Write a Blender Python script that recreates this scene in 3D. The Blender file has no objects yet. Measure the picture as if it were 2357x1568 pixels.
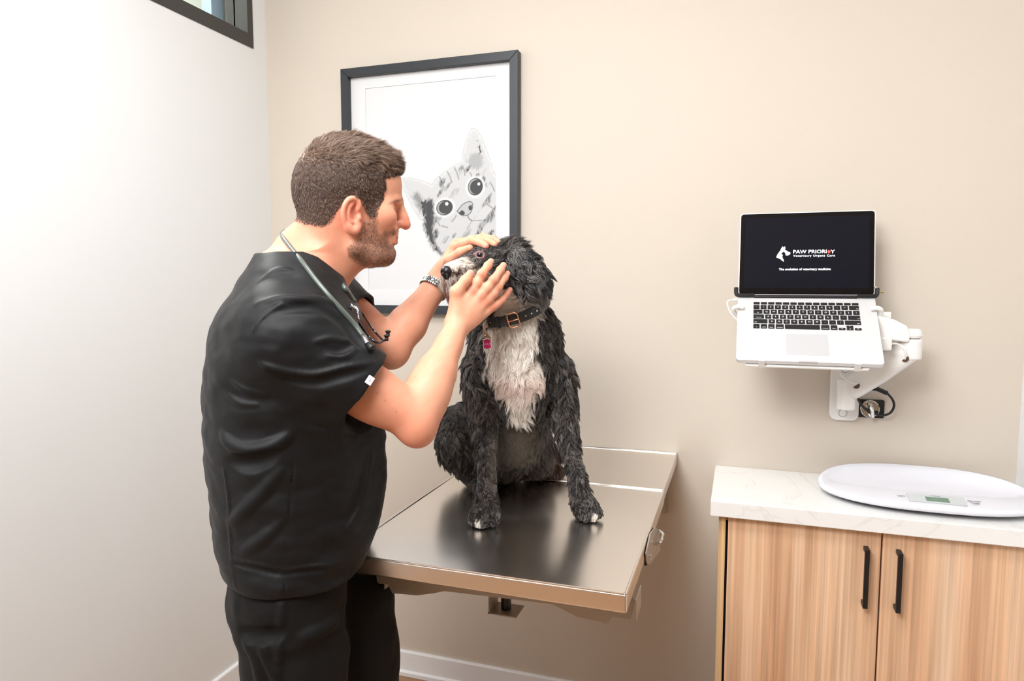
import bpy, bmesh, math, random
import numpy as np
from mathutils import Vector, Matrix
from mathutils.kdtree import KDTree

C = bpy.context.scene.collection
PI = math.pi
rng = np.random.default_rng(7)

# ------------------------------------------------------------------ camera
FPX, CX, CY = 1584.0, 1178.5, 784.0
YAW, PITCH, EYE = math.radians(18.3), math.radians(5.0), 1.5
CAM = np.array([0.0, 0.0, EYE])
CF = np.array([-math.sin(YAW) * math.cos(PITCH), math.cos(YAW) * math.cos(PITCH), -math.sin(PITCH)])
CR = np.array([math.cos(YAW), math.sin(YAW), 0.0])
CU = np.cross(CR, CF)
FH = np.array([-math.sin(YAW), math.cos(YAW), 0.0])
UP = np.array([0.0, 0.0, 1.0])

cam_d = bpy.data.cameras.new('camera')
cam = bpy.data.objects.new('camera', cam_d)
C.objects.link(cam)
cam_d.sensor_width = 36.0
cam_d.lens = 36.0 * FPX / 2357.0
cam_d.clip_start = 0.02
m = Matrix.Identity(4)
for i in range(3):
    m[i][0], m[i][1], m[i][2], m[i][3] = CR[i], CU[i], -CF[i], CAM[i]
cam.matrix_world = m
bpy.context.scene.camera = cam


def ray(px, py):
    return CF * FPX + CR * (px - CX) - CU * (py - CY)


def P(px, py, D):          # the point seen at (px, py) that lies D metres in front of the lens
    return CAM + ray(px, py) * (D / FPX)


def ony(px, py, y):
    d = ray(px, py); return CAM + d * (y / d[1])


def onx(px, py, x):
    d = ray(px, py); return CAM + d * (x / d[0])


def onz(px, py, z):
    d = ray(px, py); return CAM + d * ((z - EYE) / d[2])


def unit(v):
    v = np.asarray(v, float); return v / np.linalg.norm(v)


# ------------------------------------------------------------------ materials
def lin(c):
    r = []
    for v in c[:3]:
        v = v / 255.0
        r.append(v / 12.92 if v <= 0.04045 else ((v + 0.055) / 1.055) ** 2.4)
    return tuple(r) + (1.0,)


def mat(name, rgb=(200, 200, 200), rough=0.5, metal=0.0, spec=0.5, noise=None, bump=None, attr=None,
        coat=0.0, sss=None, sheen=0.0, aniso=0.0, emit=None):
    mt = bpy.data.materials.new(name); mt.use_nodes = True
    nt = mt.node_tree; b = nt.nodes['Principled BSDF']
    b.inputs['Base Color'].default_value = lin(rgb)
    b.inputs['Roughness'].default_value = rough
    b.inputs['Metallic'].default_value = metal
    b.inputs['Specular IOR Level'].default_value = spec
    b.inputs['Coat Weight'].default_value = coat
    if sheen:
        b.inputs['Sheen Weight'].default_value = sheen
    if aniso:
        b.inputs['Anisotropic'].default_value = aniso
    if sss:
        b.inputs['Subsurface Weight'].default_value = sss[0]
        b.inputs['Subsurface Radius'].default_value = sss[1]
        b.inputs['Subsurface Scale'].default_value = sss[2]
    if emit:
        b.inputs['Emission Color'].default_value = lin(emit[0]); b.inputs['Emission Strength'].default_value = emit[1]
    col = None
    if attr:
        a = nt.nodes.new('ShaderNodeAttribute'); a.attribute_name = attr; col = a.outputs['Color']
    if noise:                                  # (scale, second rgb, factor, stretch xyz)
        sc, rgb2, fac, st = noise
        tc = nt.nodes.new('ShaderNodeTexCoord'); mp = nt.nodes.new('ShaderNodeMapping')
        mp.inputs['Scale'].default_value = st
        nt.links.new(tc.outputs['Object'], mp.inputs['Vector'])
        n = nt.nodes.new('ShaderNodeTexNoise'); n.inputs['Scale'].default_value = sc; n.inputs['Detail'].default_value = 6
        nt.links.new(mp.outputs[0], n.inputs['Vector'])
        mx = nt.nodes.new('ShaderNodeMix'); mx.data_type = 'RGBA'
        mr = nt.nodes.new('ShaderNodeMapRange'); mr.inputs[1].default_value = 0.35; mr.inputs[2].default_value = 0.68
        mr.inputs[4].default_value = fac
        nt.links.new(n.outputs['Fac'], mr.inputs[0]); nt.links.new(mr.outputs[0], mx.inputs[0])
        if col is not None:
            nt.links.new(col, mx.inputs[6])
        else:
            mx.inputs[6].default_value = lin(rgb)
        mx.inputs[7].default_value = lin(rgb2)
        col = mx.outputs[2]
    if col is not None:
        nt.links.new(col, b.inputs['Base Color'])
    if bump:                                   # (scale, strength, distance, stretch)
        tc = nt.nodes.new('ShaderNodeTexCoord'); mp = nt.nodes.new('ShaderNodeMapping')
        mp.inputs['Scale'].default_value = bump[3] if len(bump) > 3 else (1, 1, 1)
        nt.links.new(tc.outputs['Object'], mp.inputs['Vector'])
        n = nt.nodes.new('ShaderNodeTexNoise'); n.inputs['Scale'].default_value = bump[0]; n.inputs['Detail'].default_value = 4
        nt.links.new(mp.outputs[0], n.inputs['Vector'])
        bp = nt.nodes.new('ShaderNodeBump'); bp.inputs['Strength'].default_value = bump[1]; bp.inputs['Distance'].default_value = bump[2]
        nt.links.new(n.outputs['Fac'], bp.inputs['Height']); nt.links.new(bp.outputs[0], b.inputs['Normal'])
    return mt


def wood_mat(name, along, base, dark, light, scale=1.0):
    mt = bpy.data.materials.new(name); mt.use_nodes = True
    nt = mt.node_tree; b = nt.nodes['Principled BSDF']; b.inputs['Roughness'].default_value = 0.45
    tc = nt.nodes.new('ShaderNodeTexCoord')

    def nz(sc, st, det):
        mp = nt.nodes.new('ShaderNodeMapping'); mp.inputs['Scale'].default_value = st
        nt.links.new(tc.outputs['Object'], mp.inputs['Vector'])
        n = nt.nodes.new('ShaderNodeTexNoise'); n.inputs['Scale'].default_value = sc * scale; n.inputs['Detail'].default_value = det
        n.inputs['Distortion'].default_value = 0.25
        nt.links.new(mp.outputs[0], n.inputs['Vector']); return n
    st1 = [1, 1, 1]; st1[along] = 0.035
    st2 = [1, 1, 1]; st2[along] = 0.012
    a = nz(17, st1, 5); c = nz(120, st2, 4)
    r1 = nt.nodes.new('ShaderNodeValToRGB')
    r1.color_ramp.elements[0].position = 0.33; r1.color_ramp.elements[0].color = lin(dark)
    r1.color_ramp.elements[1].position = 0.68; r1.color_ramp.elements[1].color = lin(light)
    e = r1.color_ramp.elements.new(0.5); e.color = lin(base)
    nt.links.new(a.outputs['Fac'], r1.inputs[0])
    r2 = nt.nodes.new('ShaderNodeMapRange'); r2.inputs[1].default_value = 0.3; r2.inputs[2].default_value = 0.7
    r2.inputs[3].default_value = 0.72; r2.inputs[4].default_value = 1.12
    nt.links.new(c.outputs['Fac'], r2.inputs[0])
    mx = nt.nodes.new('ShaderNodeMix'); mx.data_type = 'RGBA'; mx.blend_type = 'MULTIPLY'; mx.inputs[0].default_value = 1.0
    nt.links.new(r1.outputs[0], mx.inputs[6]); nt.links.new(r2.outputs[0], mx.inputs[7])
    nt.links.new(mx.outputs[2], b.inputs['Base Color'])
    return mt


def steel_mat(name, rough, along):
    mt = bpy.data.materials.new(name); mt.use_nodes = True
    nt = mt.node_tree; b = nt.nodes['Principled BSDF']
    b.inputs['Metallic'].default_value = 1.0; b.inputs['Base Color'].default_value = lin((236, 231, 226))
    b.inputs['Anisotropic'].default_value = 0.45
    tc = nt.nodes.new('ShaderNodeTexCoord'); mp = nt.nodes.new('ShaderNodeMapping')
    st = [60, 60, 60]; st[along] = 0.7
    mp.inputs['Scale'].default_value = st
    nt.links.new(tc.outputs['Object'], mp.inputs['Vector'])
    n = nt.nodes.new('ShaderNodeTexNoise'); n.inputs['Scale'].default_value = 12; n.inputs['Detail'].default_value = 3
    nt.links.new(mp.outputs[0], n.inputs['Vector'])
    n2 = nt.nodes.new('ShaderNodeTexNoise'); n2.inputs['Scale'].default_value = 7; n2.inputs['Detail'].default_value = 5
    nt.links.new(tc.outputs['Object'], n2.inputs['Vector'])
    ad = nt.nodes.new('ShaderNodeMath'); ad.operation = 'MULTIPLY_ADD'; ad.inputs[1].default_value = 0.03; ad.inputs[2].default_value = rough - 0.06
    nt.links.new(n.outputs['Fac'], ad.inputs[0])
    ad2 = nt.nodes.new('ShaderNodeMath'); ad2.operation = 'MULTIPLY_ADD'; ad2.inputs[1].default_value = 0.10
    nt.links.new(n2.outputs['Fac'], ad2.inputs[0]); nt.links.new(ad.outputs[0], ad2.inputs[2])
    nt.links.new(ad2.outputs[0], b.inputs['Roughness'])
    bp = nt.nodes.new('ShaderNodeBump'); bp.inputs['Strength'].default_value = 0.012; bp.inputs['Distance'].default_value = 0.0005
    nt.links.new(n.outputs['Fac'], bp.inputs['Height']); nt.links.new(bp.outputs[0], b.inputs['Normal'])
    return mt


# ------------------------------------------------------------------ object helpers
def obj(name, bm, mt, parent=None, smooth=False, loc=None):
    me = bpy.data.meshes.new(name); bm.to_mesh(me); bm.free()
    if smooth:
        me.polygons.foreach_set('use_smooth', [True] * len(me.polygons))
    o = bpy.data.objects.new(name, me); C.objects.link(o)
    for k in (mt if isinstance(mt, (list, tuple)) else [mt]):
        me.materials.append(k)
    if parent is not None:
        o.parent = parent; o.matrix_parent_inverse = Matrix.Translation(-Vector(parent.location))
    return o


def mesh_obj(name, verts, faces, mt, parent=None, smooth=True, cols=None):
    me = bpy.data.meshes.new(name)
    verts = np.asarray(verts, np.float32); faces = np.asarray(faces, np.int32)
    me.vertices.add(len(verts)); me.vertices.foreach_set('co', verts.ravel())
    nf, k = faces.shape
    me.loops.add(nf * k); me.loops.foreach_set('vertex_index', faces.ravel())
    me.polygons.add(nf)
    me.polygons.foreach_set('loop_start', np.arange(0, nf * k, k, dtype=np.int32))
    me.polygons.foreach_set('loop_total', np.full(nf, k, np.int32))
    if smooth:
        me.polygons.foreach_set('use_smooth', np.ones(nf, bool))
    me.update(calc_edges=True); me.validate()
    if cols is not None:
        a = me.color_attributes.new('col', 'FLOAT_COLOR', 'POINT')
        c4 = np.ones((len(verts), 4), np.float32); c4[:, :3] = cols
        a.data.foreach_set('color', c4.ravel())
    me.materials.append(mt)
    o = bpy.data.objects.new(name, me); C.objects.link(o)
    if parent is not None:
        o.parent = parent; o.matrix_parent_inverse = Matrix.Translation(-Vector(parent.location))
    return o


def tag(o, label, cat, group=None):
    o['label'] = label; o['category'] = cat
    if group: o['group'] = group
    return o


def thing(name, label, cat, loc=(0, 0, 0), group=None):
    o = bpy.data.objects.new(name, None); C.objects.link(o); o.location = loc
    o.empty_display_size = 0.05
    return tag(o, label, cat, group)


def struct(o):
    o['kind'] = 'structure'; return o


def BM():
    return bmesh.new()


def add_box(bm, c, half, axes=None, bevel=0.0, seg=2):
    b2 = bmesh.new(); bmesh.ops.create_cube(b2, size=2.0)
    for v in b2.verts:
        v.co = Vector((v.co.x * half[0], v.co.y * half[1], v.co.z * half[2]))
    if bevel:
        bmesh.ops.bevel(b2, geom=list(b2.edges), offset=bevel, segments=seg, profile=0.5, affect='EDGES')
    merge(bm, b2, c, axes)


def merge(bm, b2, c=(0, 0, 0), axes=None):
    if axes is not None:
        A = np.array(axes)
        M = Matrix(((A[0][0], A[1][0], A[2][0], c[0]), (A[0][1], A[1][1], A[2][1], c[1]), (A[0][2], A[1][2], A[2][2], c[2]), (0, 0, 0, 1)))
    else:
        M = Matrix.Translation(Vector(c))
    b2.transform(M)
    me = bpy.data.meshes.new('tmp'); b2.to_mesh(me); b2.free(); bm.from_mesh(me); bpy.data.meshes.remove(me)


def bx(bm, x0, x1, y0, y1, z0, z1, bevel=0.0, seg=2):
    add_box(bm, ((x0 + x1) / 2, (y0 + y1) / 2, (z0 + z1) / 2), (abs(x1 - x0) / 2, abs(y1 - y0) / 2, abs(z1 - z0) / 2), None, bevel, seg)


def catmull(pts, n=8):
    pts = [np.asarray(p, float) for p in pts]
    if len(pts) < 3: return pts
    q = [2 * pts[0] - pts[1]] + pts + [2 * pts[-1] - pts[-2]]
    out = []
    for i in range(1, len(q) - 2):
        a, b, c, d = q[i - 1], q[i], q[i + 1], q[i + 2]
        for k in range(n):
            t = k / n
            out.append(0.5 * ((2 * b) + (c - a) * t + (2 * a - 5 * b + 4 * c - d) * t * t + (3 * b - a - 3 * c + d) * t ** 3))
    out.append(pts[-1]); return out


def add_tube(bm, pts, r, seg=12, smooth_n=0, closed=False, flat=None, upv=None):
    """sweep a circle (or a flat ellipse) along pts; r is a number or one per point"""
    if smooth_n:
        if not np.isscalar(r):
            r = [float(x[0]) for x in catmull([np.array([v, 0, 0]) for v in r], smooth_n)]
        pts = catmull(pts, smooth_n)
    pts = [np.asarray(p, float) for p in pts]; n = len(pts)
    rr = [r] * n if np.isscalar(r) else list(r)
    up = np.array([0.0, 0, 1.0]) if upv is None else np.asarray(upv, float)
    rings = []; prev = None
    for i in range(n):
        if closed:
            t = pts[(i + 1) % n] - pts[i - 1]
        else:
            t = pts[min(i + 1, n - 1)] - pts[max(i - 1, 0)]
        t = unit(t)
        if prev is None or upv is not None:
            a = up - t * (up @ t)
            if np.linalg.norm(a) < 1e-3:
                a = np.array([1.0, 0, 0]) - t * t[0]
        else:
            a = prev - t * (prev @ t)
        a = unit(a); prev = a; b = np.cross(t, a)
        ring = []
        for k in range(seg):
            th = 2 * PI * k / seg
            fa, fb = (rr[i], rr[i]) if flat is None else (flat[0], flat[1])
            ring.append(bm.verts.new(Vector(pts[i] + a * math.cos(th) * fa + b * math.sin(th) * fb)))
        rings.append(ring)
    m_ = n if closed else n - 1
    for i in range(m_):
        A, B = rings[i], rings[(i + 1) % n]
        for k in range(seg):
            bm.faces.new((A[k], A[(k + 1) % seg], B[(k + 1) % seg], B[k]))
    if not closed:
        bm.faces.new(rings[0][::-1]); bm.faces.new(rings[-1])


def add_prism(bm, poly, axis_o, u, v, w, th, bevel=0.0, seg=2):
    """polygon in the (u, v) frame at axis_o, extruded by th along w"""
    b2 = bmesh.new(); o = np.asarray(axis_o, float)
    vs = [b2.verts.new(Vector(o + np.asarray(u) * p[0] + np.asarray(v) * p[1])) for p in poly]
    f = b2.faces.new(vs)
    r = bmesh.ops.extrude_face_region(b2, geom=[f])
    for e in r['geom']:
        if isinstance(e, bmesh.types.BMVert):
            e.co += Vector(np.asarray(w) * th)
    bmesh.ops.recalc_face_normals(b2, faces=b2.faces)
    if bevel:
        bmesh.ops.bevel(b2, geom=list(b2.edges), offset=bevel, segments=seg, profile=0.5, affect='EDGES')
    merge(bm, b2)


def rrect(w, h, r, n=6, cx=0, cy=0):
    out = []
    for (sx, sy, a0) in ((1, 1, 0), (-1, 1, 90), (-1, -1, 180), (1, -1, 270)):
        for k in range(n + 1):
            a = math.radians(a0 + 90 * k / n)
            out.append((cx + sx * (w / 2 - r) + r * math.cos(a), cy + sy * (h / 2 - r) + r * math.sin(a)))
    return out


def add_cyl(bm, a, b, r0, r1=None, seg=24, bevel=0.0):
    a = np.asarray(a, float); b = np.asarray(b, float); r1 = r0 if r1 is None else r1
    L = np.linalg.norm(b - a); t = (b - a) / L
    if bevel:
        pts = [a, a + t * bevel * .3, a + t * bevel, b - t * bevel, b - t * bevel * .3, b]
        rs = [r0 - bevel, r0 - bevel * .3, r0, r1, r1 - bevel * .3, r1 - bevel]
    else:
        pts = [a, b]; rs = [r0, r1]
    add_tube(bm, pts, rs, seg)


def text(name, s, size, mt, parent, origin, u, v, extrude=0.0002, align='CENTER', xs=1.0, bold=0.0, space=1.0):
    cu = bpy.data.curves.new('t', 'FONT'); cu.body = s; cu.size = size; cu.align_x = align; cu.align_y = 'CENTER'
    cu.extrude = extrude; cu.offset = bold; cu.space_character = space; cu.resolution_u = 3
    o = bpy.data.objects.new('t', cu); C.objects.link(o)
    bpy.context.view_layer.update()
    dg = bpy.context.evaluated_depsgraph_get()
    me = bpy.data.meshes.new_from_object(o.evaluated_get(dg))
    bpy.data.objects.remove(o)
    u = unit(u); v = unit(v); w = np.cross(u, v)
    M = Matrix(((u[0] * xs, v[0], w[0], origin[0]), (u[1] * xs, v[1], w[1], origin[1]), (u[2] * xs, v[2], w[2], origin[2]), (0, 0, 0, 1)))
    me.transform(M); me.name = name
    me.materials.clear(); me.materials.append(mt)
    q = bpy.data.objects.new(name, me); C.objects.link(q)
    if parent is not None:
        q.parent = parent
        q.matrix_parent_inverse = Matrix.Translation(-Vector(parent.location))
    return q
# ================================================================== setting
YB, XL, XR, YF, ZC = 2.2607, -1.727, 0.757, -1.9, 2.9
M_back = mat('beige_wall_paint', (208, 197, 184), 0.6, spec=0.25, bump=(260, 0.05, 0.001))
M_white = mat('white_wall_paint', (235, 236, 236), 0.6, spec=0.25, bump=(260, 0.05, 0.001))
M_trim = mat('white_trim_paint', (240, 240, 242), 0.35)
M_ceil = mat('ceiling_paint', (240, 240, 238), 0.8)
M_floor = wood_mat('vinyl_plank_floor', 0, (172, 132, 98), (138, 102, 72), (192, 152, 116), 0.5)


def wall(name, mt, *b):
    bm = BM(); bx(bm, *b); return struct(obj(name, bm, mt))


wall('floor', M_floor, XL - .1, 2.6, YF - .1, YB + .1, -.1, 0)
wall('ceiling', M_ceil, XL - .1, 2.6, YF - .1, YB + .1, ZC, ZC + .1)
wall('wall_back', M_back, XL - .1, 2.6, YB, YB + .1, 0, ZC)
M_far = mat('taupe_wall_paint', (184, 166, 146), 0.7)
wall('wall_front', M_far, XL - .1, 2.6, YF - .1, YF, 0, ZC)
# left wall with the interior window opening high up
WY1, WY0, WZ0, WZ1 = 2.185, 0.9, 2.349, 2.80
bm = BM()
bx(bm, XL - .1, XL, YF, YB, 0, WZ0); bx(bm, XL - .1, XL, WY1, YB, WZ0, ZC)
bx(bm, XL - .1, XL, YF, WY0, WZ0, ZC); bx(bm, XL - .1, XL, WY0, WY1, WZ1, ZC)
struct(obj('wall_left', bm, M_white))
# right wall: white return wall beside the counter, open further towards the viewer
wall('wall_right', M_white, XR, XR + .1, 1.2, YB, 0, ZC)
wall('wall_side', M_far, 2.5, 2.6, YF, YB, 0, ZC)

# interior window
M_alu = mat('dark_bronze_aluminium', (72, 71, 69), 0.45, metal=0.3, spec=0.4)
M_glass = bpy.data.materials.new('window_glass'); M_glass.use_nodes = True
_b = M_glass.node_tree.nodes['Principled BSDF']
_b.inputs['Base Color'].default_value = (0.95, 0.98, 0.97, 1); _b.inputs['Roughness'].default_value = 0.02
_b.inputs['Transmission Weight'].default_value = 1.0; _b.inputs['IOR'].default_value = 1.01
win = bpy.data.objects.new('window_1', None); C.objects.link(win); win.location = (XL, WY0, WZ0); struct(win)
bm = BM(); fw = .047
bx(bm, XL - .09, XL + .004, WY0, WY1, WZ0, WZ0 + fw, .001); bx(bm, XL - .09, XL + .004, WY0, WY1, WZ1 - fw, WZ1, .001)
bx(bm, XL - .09, XL + .004, WY1 - .03, WY1, WZ0 + fw, WZ1 - fw, .001); bx(bm, XL - .09, XL + .004, WY0, WY0 + .03, WZ0 + fw, WZ1 - fw, .001)
struct(obj('window_frame', bm, M_alu, win))
bm = BM(); bx(bm, XL - .056, XL - .050, WY0 + .03, WY1 - .03, WZ0 + fw, WZ1 - fw)
struct(obj('window_pane', bm, M_glass, win))
# the lit room beyond the window
M_beyond = mat('pale_green_wall_paint', (232, 234, 220), 0.7)
M_slate = mat('slate_blue_paint', (112, 126, 140), 0.5)
wall('wall_beyond', M_beyond, XL - 2.3, XL - 2.2, -.5, 5.5, 1.8, 4.0)
wall('ceiling_beyond', M_ceil, XL - 2.3, XL - .1, -.5, 5.5, 3.9, 4.0)
bm = BM(); bx(bm, XL - .46, XL - .41, 2.448, 2.80, 1.9, 3.88)
struct(obj('trim_1', bm, M_slate))
bm = BM(); bx(bm, XL - .39, XL - .36, 2.502, 2.538, 1.9, 3.88)
struct(obj('trim_2', bm, mat('brown_post', (84, 74, 70), 0.5)))

# baseboards (a sanitary-cove profile: thin top edge, slightly raised foot)
def baseboard(name, pts, w, Lv, length):
    bm = BM(); add_prism(bm, [(0, 0), (.02, 0), (.02, .014), (.011, .020), (.011, .089), (.008, .094), (0, .094)], pts, w, UP, Lv, length)
    return struct(obj(name, bm, M_trim))


baseboard('baseboard_back', (XL, YB, 0), (0, -1, 0), (1, 0, 0), XR - XL)
baseboard('baseboard_left', (XL, YF, 0), (1, 0, 0), (0, 1, 0), YB - YF)
baseboard('baseboard_right', (XR, 1.2, 0), (-1, 0, 0), (0, 1, 0), YB - 1.2)

# ------------------------------------------------------------------ light
def area(name, loc, target, size, power, col=(1, 1, 1), sy=None, spread=180):
    d = bpy.data.lights.new(name, 'AREA'); d.energy = power; d.color = col
    d.shape = 'RECTANGLE'; d.size = size; d.size_y = sy or size; d.spread = math.radians(spread)
    o = bpy.data.objects.new(name, d); C.objects.link(o); o.location = loc
    o.rotation_euler = (Vector(target) - Vector(loc)).to_track_quat('-Z', 'Y').to_euler()
    return o


area('ceiling_light', (-0.55, 0.75, 2.87), (-0.55, 0.75, 0), 1.15, 17, (.96, .985, 1), .6)
area('ceiling_light', (-0.9, -0.7, 2.87), (-0.9, -0.7, 0), 1.15, 17, (.96, .985, 1), .6)
area('flash_bounce', (-0.75, -0.35, 2.6), (-0.35, 1.6, 1.2), 0.9, 24, (.97, .99, 1))
area('light_beyond', (XL - 1.2, 2.2, 3.85), (XL - 1.2, 2.2, 0), 1.4, 160, (1, 1, .97))

w = bpy.data.worlds.new('world'); bpy.context.scene.world = w; w.use_nodes = True
w.node_tree.nodes['Background'].inputs[0].default_value = (.96, .98, 1, 1)
w.node_tree.nodes['Background'].inputs[1].default_value = 0.35
vs = bpy.context.scene.view_settings
vs.view_transform = 'Standard'; vs.look = 'None'; vs.gamma = 1.0; vs.exposure = 0.84; vs.use_curve_mapping = False
# ================================================================== exam table
M_steel = steel_mat('brushed_stainless_top', 0.24, 1)
M_steel_edge = steel_mat('brushed_stainless_edge', 0.28, 0)
M_bracket = mat('painted_bracket_steel', (168, 158, 145), 0.4, metal=0.35)
M_black = mat('black_plastic', (18, 18, 19), 0.4)
M_blackmetal = mat('black_powder_coat', (16, 15, 15), 0.45)
M_chrome = mat('chrome', (225, 225, 225), 0.08, metal=1.0)
TX0, TX1, TY0, TYS, TZ = -.773, -.178, 1.195, 1.843, .939
tbl = thing('exam_table', 'wall mounted stainless steel examination table with the black and white dog sitting on it', 'table', (-.475, 2.25, .6))


def tray(bm, x0, x1, y0, y1, zt, h, rim):
    """folded steel pan: bevelled box with a hairline raised rim round the top"""
    bx(bm, x0, x1, y0, y1, zt - h, zt - .0015, .004, 4)
    for b in ((x0, x0 + rim, y0, y1), (x1 - rim, x1, y0, y1), (x0 + rim, x1 - rim, y0, y0 + rim), (x0 + rim, x1 - rim, y1 - rim, y1)):
        bx(bm, *b, zt - .004, zt + .0006, .0014, 2)


bm = BM(); tray(bm, TX0, TX1, TY0, TYS - .001, TZ, .038, .005); obj('front_panel', bm, M_steel, tbl)
bm = BM(); tray(bm, TX0 + .002, TX1 - .002, TYS + .001, YB - .001, TZ, .034, .004); obj('rear_panel', bm, M_steel, tbl)
# support frame under the front edge: bent sheet with an arched lower edge
yb = 1.29
px_prof = [(863, 1335), (868, 1343), (893, 1346), (903, 1366), (960, 1371), (1000, 1366), (1022, 1361), (1270, 1391), (1297, 1404), (1330, 1421), (1400, 1436), (1411, 1420), (1452, 1426), (1462, 1384), (1456, 1380), (1440, 1376)]
pts = [ony(a, b, yb) for a, b in px_prof]
poly = [(p[0], min(p[2], TZ - .045)) for p in pts]
poly = [(max(min(x, TX1 + .022), TX0 + .03), z) for x, z in poly]
poly[0] = (poly[0][0], TZ - .0385); poly[-1] = (poly[-1][0], TZ - .0385)
bm = BM(); add_prism(bm, poly, (0, yb, 0), (1, 0, 0), (0, 0, 1), (0, 1, 0), .003)
zlow = min(z for x, z in poly)
bx(bm, TX0 + .05, TX0 + .053, yb + .003, 1.80, zlow + .005, TZ - .0385)
bx(bm, TX1 - .06, TX1 - .057, yb + .003, 1.80, zlow + .005, TZ - .0385)
bx(bm, TX1 + .004, TX1 + .007, yb - .02, yb + .05, TZ - .088, TZ - .045, .001)
obj('support_bracket', bm, M_bracket, tbl)
# gas strut foot on its little plate
bm = BM(); c = ony(1165, 1405, 1.50)
add_prism(bm, [(-.036, -.03), (.036, -.03), (.036, .03), (-.036, .03)], (c[0], c[1], c[2]), (1, 0, 0), (0, 1, 0), (0, 0, 1), .003)
bx(bm, c[0] - .034, c[0] - .031, c[1] - .03, c[1] + .03, c[2], TZ - .039)
obj('strut_plate', bm, M_bracket, tbl)
bm = BM(); add_cyl(bm, (c[0], c[1], c[2] + .003), (c[0], c[1], TZ - .04), .012, bevel=.002)
add_cyl(bm, (c[0], c[1], c[2] - .010), (c[0], c[1], c[2]), .0045, bevel=.001)
obj('gas_strut', bm, M_black, tbl)
# lifting latch on the right side
q = [onx(a, b, TX1 + .006) for a, b in ((1510, 1215), (1519, 1222), (1521, 1268), (1497, 1301), (1491, 1297), (1489, 1275), (1499, 1228))]
bm = BM(); add_prism(bm, [(p[1], p[2]) for p in q], (TX1 + .002, 0, 0), (0, 1, 0), (0, 0, 1), (1, 0, 0), .003, .0006, 1)
lt = obj('latch_plate', bm, M_bracket, tbl)
s0 = onx(1514, 1218, TX1 + .006); s1 = onx(1507, 1254, TX1 + .006)
bm = BM(); add_tube(bm, [s0 + (.002, 0, -.004), s0 + (.012, .004, -.012), (s0 + s1) / 2 + (.014, 0, 0), s1 + (.012, 0, .008), s1 + (.002, 0, 0)], .0035, 10, 6)
obj('latch_handle', bm, M_chrome, lt)
s2 = onx(1496, 1282, TX1 + .006)
bm = BM(); add_cyl(bm, s2 + (-.003, 0, 0), s2 + (.003, 0, 0), .006, bevel=.001); obj('screw', bm, M_chrome, lt)
bm = BM(); bx(bm, TX1 - .004, TX1 + .002, s2[1] - .02, s2[1] + .02, s2[2] - .014, s2[2] + .014, .002); obj('latch_spacer', bm, M_black, tbl)

# wall bracket that carries the table (behind it, against the wall)
bm = BM(); bx(bm, TX0 + .03, TX1 - .03, YB - .022, YB - .001, .74, TZ - .036, .002); obj('wall_rail', bm, M_bracket, tbl)

# ================================================================== cabinet and worktop
M_cab = wood_mat('elm_laminate', 2, (228, 186, 150), (204, 156, 120), (238, 204, 172))
M_cabside = wood_mat('oak_edge_laminate', 2, (222, 184, 136), (204, 164, 118), (232, 200, 158))
M_gap = mat('dark_gap', (22, 16, 14), 0.7)
cab = thing('base_cabinet', 'wood grain base cabinet with two doors under the white worktop', 'cabinet', (.36, 2.08, 0))
CXL, CYF, CZT = -.038, 1.910, .866
bm = BM(); bx(bm, CXL, CXL + .018, CYF, YB - .022, .10, CZT); bx(bm, CXL, XR - .002, YB - .03, YB - .022, .1, CZT)
bx(bm, CXL + .018, XR - .002, CYF + .01, YB - .03, .10, .118); bx(bm, CXL + .018, XR - .002, CYF + .01, YB - .03, CZT - .018, CZT)
bx(bm, CXL, XR - .002, CYF + .05, CYF + .065, 0, .10); obj('carcass', bm, M_cabside, cab)
bm = BM(); bx(bm, CXL + .018, XR - .002, CYF + .022, CYF + .026, .118, CZT - .001); obj('shadow_board', bm, M_gap, cab)
for k, (x0, x1, hx) in enumerate(((-.0135, .3585, .3235), (.3625, XR - .004, .398))):
    bm = BM(); bx(bm, x0, x1, CYF, CYF + .019, .105, CZT - .006, .0008, 1)
    dr = obj('door', bm, M_cab, cab)
    bm = BM(); z0, z1 = .668, .822
    bx(bm, hx - .0055, hx + .0055, CYF - .032, CYF - .022, z0, z1, .0006, 1)
    bx(bm, hx - .0055, hx + .0055, CYF - .022, CYF, z1 - .011, z1, .0006, 1); bx(bm, hx - .0055, hx + .0055, CYF - .022, CYF, z0, z0 + .011, .0006, 1)
    obj('handle', bm, M_blackmetal, dr)
M_quartz = bpy.data.materials.new('white_quartz'); M_quartz.use_nodes = True
nt = M_quartz.node_tree; b = nt.nodes['Principled BSDF']; b.inputs['Roughness'].default_value = .2
tc = nt.nodes.new('ShaderNodeTexCoord'); n = nt.nodes.new('ShaderNodeTexNoise'); n.inputs['Scale'].default_value = 3.2; n.inputs['Detail'].default_value = 8; n.inputs['Distortion'].default_value = 1.3
nt.links.new(tc.outputs['Object'], n.inputs['Vector'])
rp = nt.nodes.new('ShaderNodeValToRGB'); e = rp.color_ramp.elements
e[0].position = .486; e[0].color = lin((236, 235, 233)); e[1].position = .514; e[1].color = lin((236, 235, 233))
k = e.new(.5); k.color = lin((229, 226, 222))
nt.links.new(n.outputs['Fac'], rp.inputs[0]); nt.links.new(rp.outputs[0], b.inputs['Base Color'])
bm = BM(); bx(bm, -.060, XR - .001, 1.884, YB - .001, .867, .909, .002, 2)
tag(obj('worktop', bm, M_quartz), 'white veined stone worktop on top of the wood grain cabinet', 'worktop')

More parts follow.
